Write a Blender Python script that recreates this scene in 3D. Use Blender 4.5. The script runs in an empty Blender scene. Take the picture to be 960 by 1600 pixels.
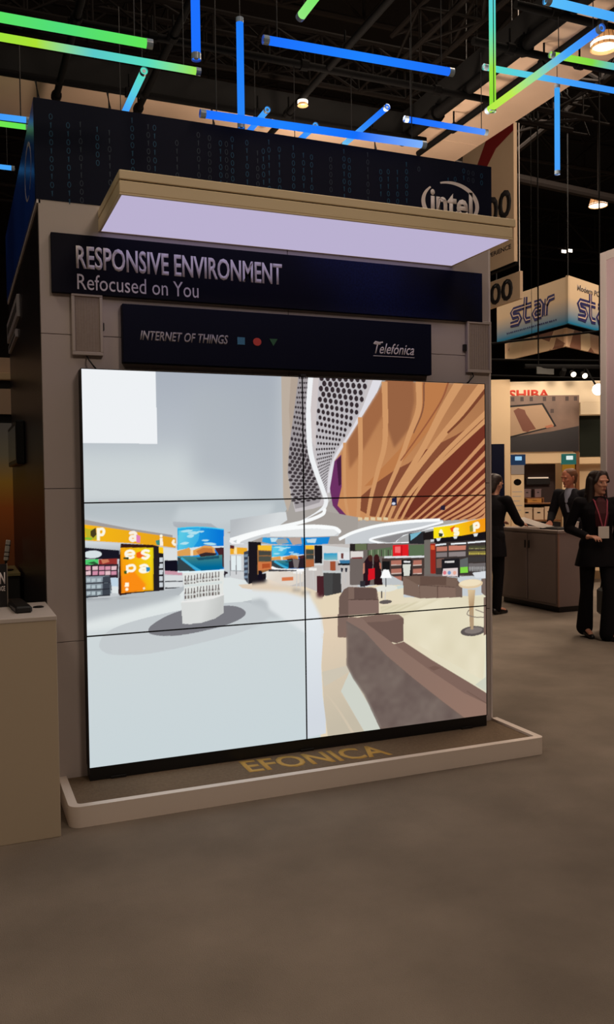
import bpy, bmesh, math, random, json
import numpy as np
from mathutils import Vector, Matrix, Euler

SC = bpy.context.scene
COL = SC.collection
random.seed(7)

# ------------------------------------------------------------------ camera, light, exposure
YAW, PITCH, ROLL, FPX = .3895, -.0317, -.01285, 1339.2
CAM = Vector((-.606, -4.480, 1.602))
fw = Vector((math.sin(YAW)*math.cos(PITCH), math.cos(YAW)*math.cos(PITCH), math.sin(PITCH)))
r0 = Vector((math.cos(YAW), -math.sin(YAW), 0)); u0 = r0.cross(fw)
rt = r0*math.cos(ROLL)+u0*math.sin(ROLL); up = -r0*math.sin(ROLL)+u0*math.cos(ROLL)
cd = bpy.data.cameras.new('camera'); cam = bpy.data.objects.new('camera', cd); COL.objects.link(cam)
cam.matrix_world = Matrix(((rt.x, up.x, -fw.x, CAM.x), (rt.y, up.y, -fw.y, CAM.y), (rt.z, up.z, -fw.z, CAM.z), (0, 0, 0, 1)))
cd.sensor_fit = 'HORIZONTAL'; cd.sensor_width = 36; cd.lens = FPX*36/960; cd.clip_end = 200
SC.camera = cam
SC.view_settings.view_transform = 'Standard'; SC.view_settings.look = 'None'
SC.view_settings.exposure = 0; SC.view_settings.gamma = 1; SC.view_settings.use_curve_mapping = False

wd = bpy.data.worlds.new('hall_dark'); SC.world = wd; wd.use_nodes = True
wd.node_tree.nodes['Background'].inputs[0].default_value = (.010, .008, .007, 1)
wd.node_tree.nodes['Background'].inputs[1].default_value = 1

def area(name, loc, size, power, col, rot=(0, 0, 0)):
    l = bpy.data.lights.new(name, 'AREA'); l.shape = 'DISK'; l.size = size; l.energy = power; l.color = col
    o = bpy.data.objects.new(name, l); o.location = loc; o.rotation_euler = rot; COL.objects.link(o); return o
WARM = (1, .80, .62)
# the hall's own high lamps, far above the stands
area('hall_lamp_light', (2.5, -3.5, 11.5), 3.0, 30, WARM)
area('hall_lamp_light', (6.2, -2.5, 11.5), 3.0, 300, WARM)
area('hall_lamp_light', (6.5, 1.0, 11.5), 3.0, 280, WARM)
area('hall_lamp_light', (9.5, 3.5, 11.5), 3.0, 350, WARM)
area('hall_lamp_light', (14, 8, 11.5), 4.0, 1100, WARM)
area('hall_lamp_light', (9, 15, 11.5), 4.0, 900, WARM)
# aisle lamps behind the visitor, aimed at the stands, and an added side light
area('aisle_and_side_light', (3.5, -12, 9.5), 2.5, 275, WARM, (math.radians(50), 0, math.radians(5)))
area('aisle_and_side_light', (-4, -12, 9.5), 2.5, 60, WARM, (math.radians(50), 0, math.radians(-18)))
area('aisle_and_side_light', (-4, -2, 9.5), 2.0, 130, WARM, (0, math.radians(-58), 0))  # side light added to brighten the left face of the lilac light box
# unseen fill lights above the stand, added to brighten the cloth soffit
area('soffit_fill_light', (1.2, 2.3, 3.66), .8, 16, WARM, (math.pi, 0, 0))
area('soffit_fill_light', (2.3, .9, 3.66), .6, 40, WARM, (math.pi, math.radians(50), 0))
area('soffit_fill_light', (2.3, 2.5, 3.66), .4, 55, WARM, (math.pi, math.radians(52), 0))

# ------------------------------------------------------------------ helpers
def lin(c):
    return tuple(((v/255)/12.92 if v/255 <= .04045 else ((v/255+.055)/1.055)**2.4) for v in c)

def mat(name, rgb, rough=.6, metal=0, noise=None, bump=None, emit=None, strength=1, spec=.5, alpha=None, trans=0):
    m = bpy.data.materials.new(name); m.use_nodes = True
    nt = m.node_tree; b = nt.nodes['Principled BSDF']
    c = (*lin(rgb), 1)
    b.inputs['Base Color'].default_value = c
    b.inputs['Roughness'].default_value = rough; b.inputs['Metallic'].default_value = metal
    b.inputs['Specular IOR Level'].default_value = spec
    if trans: b.inputs['Transmission Weight'].default_value = trans
    tc = nt.nodes.new('ShaderNodeTexCoord')
    if noise:
        sc_, amt = noise[:2]
        n = nt.nodes.new('ShaderNodeTexNoise'); n.inputs['Scale'].default_value = sc_; n.inputs['Detail'].default_value = 5
        nt.links.new(tc.outputs['Object'], n.inputs['Vector'])
        r = nt.nodes.new('ShaderNodeValToRGB')
        r.color_ramp.elements[0].position = .3; r.color_ramp.elements[1].position = .7
        r.color_ramp.elements[0].color = tuple(v*(1-amt) for v in c[:3])+(1,)
        r.color_ramp.elements[1].color = tuple(min(v*(1+amt), 1) for v in c[:3])+(1,)
        nt.links.new(n.outputs['Fac'], r.inputs['Fac']); nt.links.new(r.outputs['Color'], b.inputs['Base Color'])
    if bump:
        n2 = nt.nodes.new('ShaderNodeTexNoise'); n2.inputs['Scale'].default_value = bump[0]; n2.inputs['Detail'].default_value = 3
        nt.links.new(tc.outputs['Object'], n2.inputs['Vector'])
        bp = nt.nodes.new('ShaderNodeBump'); bp.inputs['Strength'].default_value = bump[1]; bp.inputs['Distance'].default_value = .01
        nt.links.new(n2.outputs['Fac'], bp.inputs['Height']); nt.links.new(bp.outputs['Normal'], b.inputs['Normal'])
    if emit:
        b.inputs['Emission Color'].default_value = (*lin(emit), 1); b.inputs['Emission Strength'].default_value = strength
    return m

def root_of(o):
    while o.parent: o = o.parent
    return o
def wm(o):
    return Matrix.Translation(o.location) @ Euler(o.rotation_euler).to_matrix().to_4x4()

def shade(me, ang=35):
    bm = bmesh.new(); bm.from_mesh(me)
    for f in bm.faces: f.smooth = True
    for e in bm.edges:
        if len(e.link_faces) == 2 and e.calc_face_angle(0) > math.radians(ang): e.smooth = False
    bm.to_mesh(me); bm.free()

def obj(name, bm, m, parent=None, label=None, smooth=True, local=False):
    """link a bmesh as ONE mesh object; world coordinates are brought into its thing's own frame"""
    me = bpy.data.meshes.new(name)
    if isinstance(bm, bpy.types.Mesh): me = bm; me.name = name
    else:
        bmesh.ops.recalc_face_normals(bm, faces=bm.faces[:]); bm.to_mesh(me); bm.free()
    if smooth: shade(me)
    me.materials.clear()
    for x in (m if isinstance(m, (list, tuple)) else [m]): me.materials.append(x)
    o = bpy.data.objects.new(name, me); COL.objects.link(o)
    if parent:
        o.parent = parent
        if not local: me.transform(wm(root_of(parent)).inverted())
    elif len(me.vertices):
        co = np.empty(len(me.vertices)*3); me.vertices.foreach_get('co', co); co = co.reshape(-1, 3)
        base = Vector(((co[:, 0].min()+co[:, 0].max())/2, (co[:, 1].min()+co[:, 1].max())/2, co[:, 2].min()))
        me.transform(Matrix.Translation(-base)); o.location = base
    if label: o['label'] = label
    return o

def thing(name, label, cat, loc=(0, 0, 0), rotz=0, group=None):
    o = bpy.data.objects.new(name, None); COL.objects.link(o); o.empty_display_size = .1
    o.location = loc; o.rotation_euler = (0, 0, rotz); tag(o, label, cat, group); return o
def tag(o, label, cat, group=None):
    o['label'] = label; o['category'] = cat
    if group: o['group'] = group
    return o
def struct(name, bm, m):
    o = obj(name, bm, m, smooth=False); o['kind'] = 'structure'; return o

def box(bm, x0, x1, y0, y1, z0, z1, bev=0, M=None, seg=1):
    r = bmesh.ops.create_cube(bm, size=1)
    vs = r['verts']
    bmesh.ops.scale(bm, vec=(x1-x0, y1-y0, z1-z0), verts=vs)
    bmesh.ops.translate(bm, vec=((x0+x1)/2, (y0+y1)/2, (z0+z1)/2), verts=vs)
    if bev:
        es = list({e for v in vs for e in v.link_edges})
        r = bmesh.ops.bevel(bm, geom=es, offset=bev, segments=seg, affect='EDGES', profile=.5)
        vs = [v for v in r['verts']]
    if M: bmesh.ops.transform(bm, matrix=M, verts=list({v for v in vs if v.is_valid}))
    return bm
def Bx(*a, **k): return box(bmesh.new(), *a, **k)

def cyl(bm, p0, p1, ra, rb=None, seg=16, caps=True):
    p0, p1 = Vector(p0), Vector(p1); d = p1-p0; L = d.length
    if L < 1e-6: return bm
    M = Matrix.Translation((p0+p1)/2) @ d.to_track_quat('Z', 'Y').to_matrix().to_4x4()
    bmesh.ops.create_cone(bm, cap_ends=caps, segments=seg, radius1=ra, radius2=ra if rb is None else rb, depth=L, matrix=M)
    return bm
def ball(bm, c, r, seg=12, sc=(1, 1, 1)):
    bmesh.ops.create_uvsphere(bm, u_segments=seg, v_segments=max(seg//2, 6), radius=r, matrix=Matrix.Translation(c) @ Matrix.Diagonal((*sc, 1)))
    return bm
def tube(bm, pts, r, seg=8):
    pts = [Vector(p) for p in pts]; rings = []
    for i, p in enumerate(pts):
        d = (pts[min(i+1, len(pts)-1)]-pts[max(i-1, 0)]).normalized()
        q = d.to_track_quat('Z', 'Y')
        rings.append([bm.verts.new(p+q @ Vector((math.cos(a)*r, math.sin(a)*r, 0))) for a in np.linspace(0, 2*math.pi, seg, endpoint=False)])
    for a, b in zip(rings, rings[1:]):
        for k in range(seg): bm.faces.new((a[k], a[(k+1) % seg], b[(k+1) % seg], b[k]))
    bm.faces.new(rings[0][::-1]); bm.faces.new(rings[-1]); return bm
def prism(bm, pts, a, b, f):
    """2-D outline pts extruded from depth a to b; f(u, v, depth) gives the 3-D point"""
    A = [bm.verts.new(f(u, v, a)) for u, v in pts]; B_ = [bm.verts.new(f(u, v, b)) for u, v in pts]
    bm.faces.new(A); bm.faces.new(B_[::-1]); n = len(pts)
    for i in range(n): bm.faces.new((A[i], B_[i], B_[(i+1) % n], A[(i+1) % n]))
    return bm
def ribbon(bm, pts, w, a, b, f, w2=None):
    """flat stroke of width w along a 2-D path, extruded"""
    P = [Vector((*p, 0)) for p in pts]; n = len(P); Lh, Rh = [], []
    for i in range(n):
        d = (P[min(i+1, n-1)]-P[max(i-1, 0)]).normalized(); nv = Vector((-d.y, d.x, 0))
        k = 1
        if 0 < i < n-1:
            d1 = (P[i]-P[i-1]).normalized(); n1 = Vector((-d1.y, d1.x, 0)); k = 1/max(nv.dot(n1), .5)
        ww = (w if w2 is None else w+(w2-w)*i/(n-1))/2*k
        Lh.append(P[i]+nv*ww); Rh.append(P[i]-nv*ww)
    for i in range(n-1):
        prism(bm, [(Lh[i].x, Lh[i].y), (Lh[i+1].x, Lh[i+1].y), (Rh[i+1].x, Rh[i+1].y), (Rh[i].x, Rh[i].y)], a, b, f)
    return bm
FRONT = lambda y: (lambda u, v, d: (u, y-d, v))            # lettering that faces the visitor (towards -Y)
SIDE = lambda x: (lambda u, v, d: (x-d, -u, v))            # lettering on a face that looks towards -X; u grows towards -Y

def text(bm, s, box4, f, d0=0, d1=.004, bold=0, shear=0):
    """built-in font, outline thickened by bold, fitted to the box (u0, v0, u1, v1)"""
    cu = bpy.data.curves.new('lettering', 'FONT'); cu.body = s; cu.offset = bold; cu.shear = shear; cu.resolution_u = 3
    o = bpy.data.objects.new('lettering_source', cu); COL.objects.link(o)
    dg = bpy.context.evaluated_depsgraph_get(); me = bpy.data.meshes.new_from_object(o.evaluated_get(dg))
    bpy.data.objects.remove(o); bpy.data.curves.remove(cu)
    co = np.array([v.co[:2] for v in me.vertices]); lo, hi = co.min(0), co.max(0)
    u0, v0, u1, v1 = box4; sx, sy = (u1-u0)/(hi[0]-lo[0]), (v1-v0)/(hi[1]-lo[1])
    t = bmesh.new(); t.from_mesh(me); bpy.data.meshes.remove(me)
    bmesh.ops.remove_doubles(t, verts=t.verts[:], dist=1e-5)
    r = bmesh.ops.extrude_face_region(t, geom=t.faces[:]); top = {g for g in r['geom'] if isinstance(g, bmesh.types.BMVert)}
    mp = {}
    for v in t.verts:
        u, w = u0+(v.co.x-lo[0])*sx, v0+(v.co.y-lo[1])*sy
        mp[v.index] = None
        v.co = Vector(f(u, w, d1 if v in top else d0))
    me2 = bpy.data.meshes.new('t'); t.to_mesh(me2); t.free(); bm.from_mesh(me2); bpy.data.meshes.remove(me2)
    return bm

# ------------------------------------------------------------------ materials
M = dict(
    carpet=mat('grey_beige_carpet', (132, 121, 110), .95, noise=(2.2, .16), bump=(260, .5), spec=.1),
    stage_carpet=mat('brown_stage_carpet', (126, 108, 90), .95, noise=(60, .12), bump=(260, .5), spec=.1),
    white=mat('white_laminate', (206, 196, 190), .45), rim=mat('white_rim', (236, 222, 212), .4),
    wallp=mat('white_wall_panel', (188, 176, 174), .5, noise=(.8, .03)),
    cab=mat('cream_laminate', (196, 180, 158), .45),
    canopy=mat('cream_fascia', (232, 212, 176), .5), groove=mat('dark_groove', (60, 46, 34), .8),
    black=mat('black_plastic', (14, 13, 15), .45), bezel=mat('black_bezel', (8, 8, 10), .5, spec=.2), matt=mat('matt_black_metal', (12, 11, 11), .7, spec=.2),
    navy=mat('navy_print', (14, 16, 34), .4, noise=(3, .15), spec=.3), dnavy=mat('dark_navy_print', (6, 11, 36), .6, spec=.12),
    side=mat('dark_side_print', (34, 30, 36), .35, noise=(1.5, .35)),
    blueside=mat('blue_side_print', (22, 60, 150), .3, noise=(1.2, .3)),
    letter=mat('silver_letters', (238, 230, 238), .5), plain=mat('white_letters', (225, 215, 215), .5),
    dimletter=mat('dim_grey_letters', (170, 164, 172), .5),
    code1=mat('teal_code_print', (24, 70, 104), .5, spec=.2), code2=mat('grey_code_print', (40, 52, 72), .5, spec=.2),
    tan=mat('tan_fabric', (200, 172, 148), .8, noise=(1, .1)), pipe=mat('black_pipe', (8, 7, 7), .8, spec=.08),
    steel=mat('dull_truss_metal', (15, 11, 9), .8, spec=.08), roof=mat('dark_roof', (30, 26, 26), .9), rooft=mat('roof_steel', (36, 29, 27), .8),
    hallwall=mat('dark_hall_wall', (40, 32, 28), .9),
    cream=mat('cream_booth_wall', (224, 196, 156), .6), fascia=mat('pale_fascia', (240, 222, 190), .5),
    red=mat('red_letters', (214, 60, 36), .5), darkred=mat('dark_red_print', (120, 26, 26), .6),
    bannerm=mat('beige_banner_cloth', (190, 164, 136), .8, noise=(.6, .05)), ink=mat('black_print', (16, 12, 14), .7),
    grey=mat('grey_laminate', (140, 126, 122), .5, noise=(2, .06)), greytop=mat('grey_top', (140, 126, 120), .4),
    chrome=mat('brushed_handle', (150, 140, 130), .3, metal=1),
    skin=mat('skin', (196, 140, 116), .5), skinr=mat('ruddy_skin', (190, 120, 92), .5), suit=mat('black_suit_cloth', (20, 18, 22), .85, spec=.15), suit2=mat('charcoal_suit_cloth', (30, 29, 34), .85, spec=.15),
    hair=mat('dark_brown_hair', (36, 22, 18), .5, noise=(40, .3)), hair2=mat('ginger_grey_hair', (110, 70, 46), .6, noise=(40, .2)),
    shirt=mat('pale_blue_shirt', (150, 156, 176), .7), maroon=mat('maroon_top', (70, 16, 26), .8), shoe=mat('black_leather', (12, 11, 11), .35), eye=mat('eye_white', (150, 128, 118), .5), lip=mat('lips', (150, 70, 66), .5),
    paper=mat('white_paper', (222, 214, 206), .7), lanyard=mat('pink_lanyard', (170, 70, 90), .6),
    lilac=mat('lilac_lightbox_side', (214, 190, 200), .5, noise=(.7, .06)), edge=mat('pale_edge', (220, 210, 210), .4),
    grille=mat('grille_cloth', (158, 144, 136), .9, noise=(70, .06)), spk=mat('speaker_housing', (182, 170, 164), .5),
    yellow=mat('yellow_letters', (206, 164, 84), .8), cable=mat('cable_rubber', (14, 12, 14), .6),
    wood=mat('warm_brown', (120, 76, 40), .6), greentop=mat('pale_olive_top', (150, 140, 96), .5), darkgreen=mat('charcoal_box', (40, 40, 38), .6),
)
def emis(name, rgb, s=1):
    m = bpy.data.materials.new(name); m.use_nodes = True; nt = m.node_tree; nt.nodes.clear()
    e = nt.nodes.new('ShaderNodeEmission'); e.inputs[0].default_value = (*lin(rgb), 1); e.inputs[1].default_value = s
    o = nt.nodes.new('ShaderNodeOutputMaterial'); nt.links.new(e.outputs[0], o.inputs[0]); return m
def emis_attr(name, attr, s=1):
    m = bpy.data.materials.new(name); m.use_nodes = True; nt = m.node_tree; nt.nodes.clear()
    a = nt.nodes.new('ShaderNodeAttribute'); a.attribute_name = attr
    e = nt.nodes.new('ShaderNodeEmission'); e.inputs[1].default_value = s
    o = nt.nodes.new('ShaderNodeOutputMaterial'); nt.links.new(a.outputs['Color'], e.inputs[0]); nt.links.new(e.outputs[0], o.inputs[0]); return m

# ------------------------------------------------------------------ hall
struct('floor', Bx(-14, 34, -16, 44, -.1, 0), M['carpet'])
struct('ceiling', Bx(-14, 34, -16, 44, 14, 14.2), M['roof'])
struct('wall_left', Bx(-14.2, -14, -16, 44, 0, 14), M['hallwall'])
struct('wall_right', Bx(34, 34.2, -16, 44, 0, 14), M['hallwall'])
struct('wall_back', Bx(-14, 34, 44, 44.2, 0, 14), M['hallwall'])
struct('wall_front', Bx(-14, 34, -16.2, -16, 0, 14), M['hallwall'])

# ------------------------------------------------------------------ the picture shown on the video wall
PW, PH, PSTEP = 2435, 2060, 3.0      # picture size in mm, sample pitch in mm

def smooth_noise(shape, cell, seed):
    rng = np.random.default_rng(seed)
    h, w = shape
    g = rng.random((int(h/cell)+3, int(w/cell)+3))
    yy = np.arange(h)/cell; xx = np.arange(w)/cell
    y0 = yy.astype(int); x0 = xx.astype(int)
    fy = (yy-y0)[:, None]; fx = (xx-x0)[None, :]
    fy = fy*fy*(3-2*fy); fx = fx*fx*(3-2*fx)
    a = g[y0][:, x0]; b = g[y0][:, x0+1]; c = g[y0+1][:, x0]; d = g[y0+1][:, x0+1]
    return (a*(1-fx)+b*fx)*(1-fy) + (c*(1-fx)+d*fx)*fy

def paint_picture(cmds):
    """the shop picture on the video wall, painted as flat shapes in picture millimetres"""
    s = PSTEP/2
    w, h = int(PW/s)+2, int(PH/s)+2
    img = np.zeros((h, w, 3), np.float32)
    def spline(p):
        n = len(p); out = []
        for i in range(n):
            a, b, c, d = p[i-1], p[i], p[(i+1) % n], p[(i+2) % n]
            for t in (0, .25, .5, .75):
                out.append(.5*((2*b)+(c-a)*t+(2*a-5*b+4*c-d)*t*t+(3*b-a-3*c+d)*t**3))
        return np.array(out)
    def mask(p):
        x0 = max(int(p[:, 0].min()/s)-1, 0); x1 = min(int(p[:, 0].max()/s)+2, w)
        y0 = max(int(p[:, 1].min()/s)-1, 0); y1 = min(int(p[:, 1].max()/s)+2, h)
        if x1 <= x0 or y1 <= y0: return None
        X = (np.arange(x0, x1)*s)[None, :]; Y = (np.arange(y0, y1)*s)[:, None]
        m = np.zeros((y1-y0, x1-x0), bool)
        for (ax, ay), (bx, by) in zip(p, np.roll(p, -1, 0)):
            if ay == by: continue
            c = (ay > Y) != (by > Y)
            m ^= c & (X < (bx-ax)*(Y-ay)/(by-ay)+ax)
        return (slice(y0, y1), slice(x0, x1)), m, X, Y
    def fill(p, c):
        r = mask(p)
        if r: img[r[0]][r[1]] = c
    def pts(l): return np.array(l, float).reshape(-1, 2)
    def openline(p):
        if len(p) < 3: return p
        q = np.vstack([2*p[0]-p[1], p, 2*p[-1]-p[-2]]); out = []
        for i in range(1, len(q)-2):
            a, b, c, d = q[i-1], q[i], q[i+1], q[i+2]
            for t in np.arange(0, 1, .125):
                out.append(.5*((2*b)+(c-a)*t+(2*a-5*b+4*c-d)*t*t+(3*b-a-3*c+d)*t**3))
        return np.array(out+[p[-1]])
    circ = np.array([(math.cos(t), math.sin(t)) for t in np.linspace(0, 2*math.pi, 20, endpoint=False)])
    for c in cmds:
        k = c[0]
        if k == 'P':
            p = pts(c[3]); fill(spline(p) if c[2] else p, np.array(c[1])/255)
        elif k == 'G':
            p = pts(c[4]); g = pts(c[5]); r = mask(spline(p) if c[3] else p)
            if r:
                d = g[1]-g[0]
                t = np.clip(((r[2]-g[0][0])*d[0]+(r[3]-g[0][1])*d[1])/(d@d), 0, 1)[..., None]
                col = np.array(c[1])/255*(1-t)+np.array(c[2])/255*t
                img[r[0]][r[1]] = col[r[1]]
        elif k == 'N':
            p = pts(c[3]); r = mask(p)
            if r:
                n = smooth_noise((h, w), 22*c[4], c[5])*.6+smooth_noise((h, w), 6*c[4], c[5]+9)*.4
                if c[6:]:
                    n = smooth_noise((h, 14), 5, c[5])[:, :1].repeat(w, 1)
                    yi = np.clip((np.arange(h)[:, None]+np.arange(w)[None, :]*c[6]).astype(int), 0, None) % h
                    base = smooth_noise((h, 8), 7, c[5])[:, 0]; n = base[yi]*.6+smooth_noise((h, w), 60, c[5]+3)*.4
                t = n[r[0]][..., None]
                col = np.array(c[1])/255*(1-t)+np.array(c[2])/255*t
                img[r[0]][r[1]] = col[r[1]]
        elif k == 'S':
            p = openline(pts(c[4])); col = np.array(c[1])/255; n = len(p)
            for i in range(n-1):
                d = p[i+1]-p[i]; L = np.hypot(*d)
                if L == 0: continue
                nv = np.array([-d[1], d[0]])/L
                wa = (c[2]+(c[3]-c[2])*i/max(n-1, 1))/2; wb = (c[2]+(c[3]-c[2])*(i+1)/max(n-1, 1))/2
                fill(np.array([p[i]+nv*wa, p[i+1]+nv*wb, p[i+1]-nv*wb, p[i]-nv*wa]), col)
                if i: fill(p[i]+circ*wa, col)
        elif k == 'E':
            fill(pts(c[2])[0]+circ*np.array([c[3], c[4]]), np.array(c[1])/255)
        elif k == 'B':
            rad = int(c[1]*3.9/s/2)
            if rad > 0:
                keep = img
                for ax in (0, 1):
                    for _ in range(2):
                        pad = [(0, 0)]*3; pad[ax] = (rad+1, rad)
                        cs = np.cumsum(np.pad(img, pad, mode='edge'), axis=ax, dtype=np.float64)
                        m = img.shape[ax]
                        a = np.take(cs, range(2*rad+1, 2*rad+1+m), axis=ax); b = np.take(cs, range(0, m), axis=ax)
                        img = ((a-b)/(2*rad+1)).astype(np.float32)
                if len(c) > 2:
                    r = mask(pts(c[2]))
                    new = keep.copy(); new[r[0]][r[1]] = img[r[0]][r[1]]; img = new
        elif k == 'H':
            Lc, Rc = openline(pts(c[2])), openline(pts(c[3])); nr, nc, kk = c[4:7]
            n = min(len(Lc), len(Rc))
            span = np.hypot(*np.diff(Lc, axis=0).T).sum()
            for i in range(nr):
                q = (i+.3)/nr; ti = (q-.34*q*q)/.66
                a = min(ti, 1)*(n-1); j = min(int(a), n-2); f = a-j
                l = Lc[j]*(1-f)+Lc[j+1]*f; r_ = Rc[j]*(1-f)+Rc[j+1]*f
                dv = span/nr*(1-.68*q)/.66
                for m in range(nc):
                    u = (m+.25+.5*(i % 2))/nc
                    cen = l*(1-u)+r_*u
                    rx = np.hypot(*(r_-l))/nc*kk; ry = min(dv*.47, rx*1.25)
                    fill(cen+circ*np.array([rx, ry]), np.array(c[1])/255)
    return img

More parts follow.
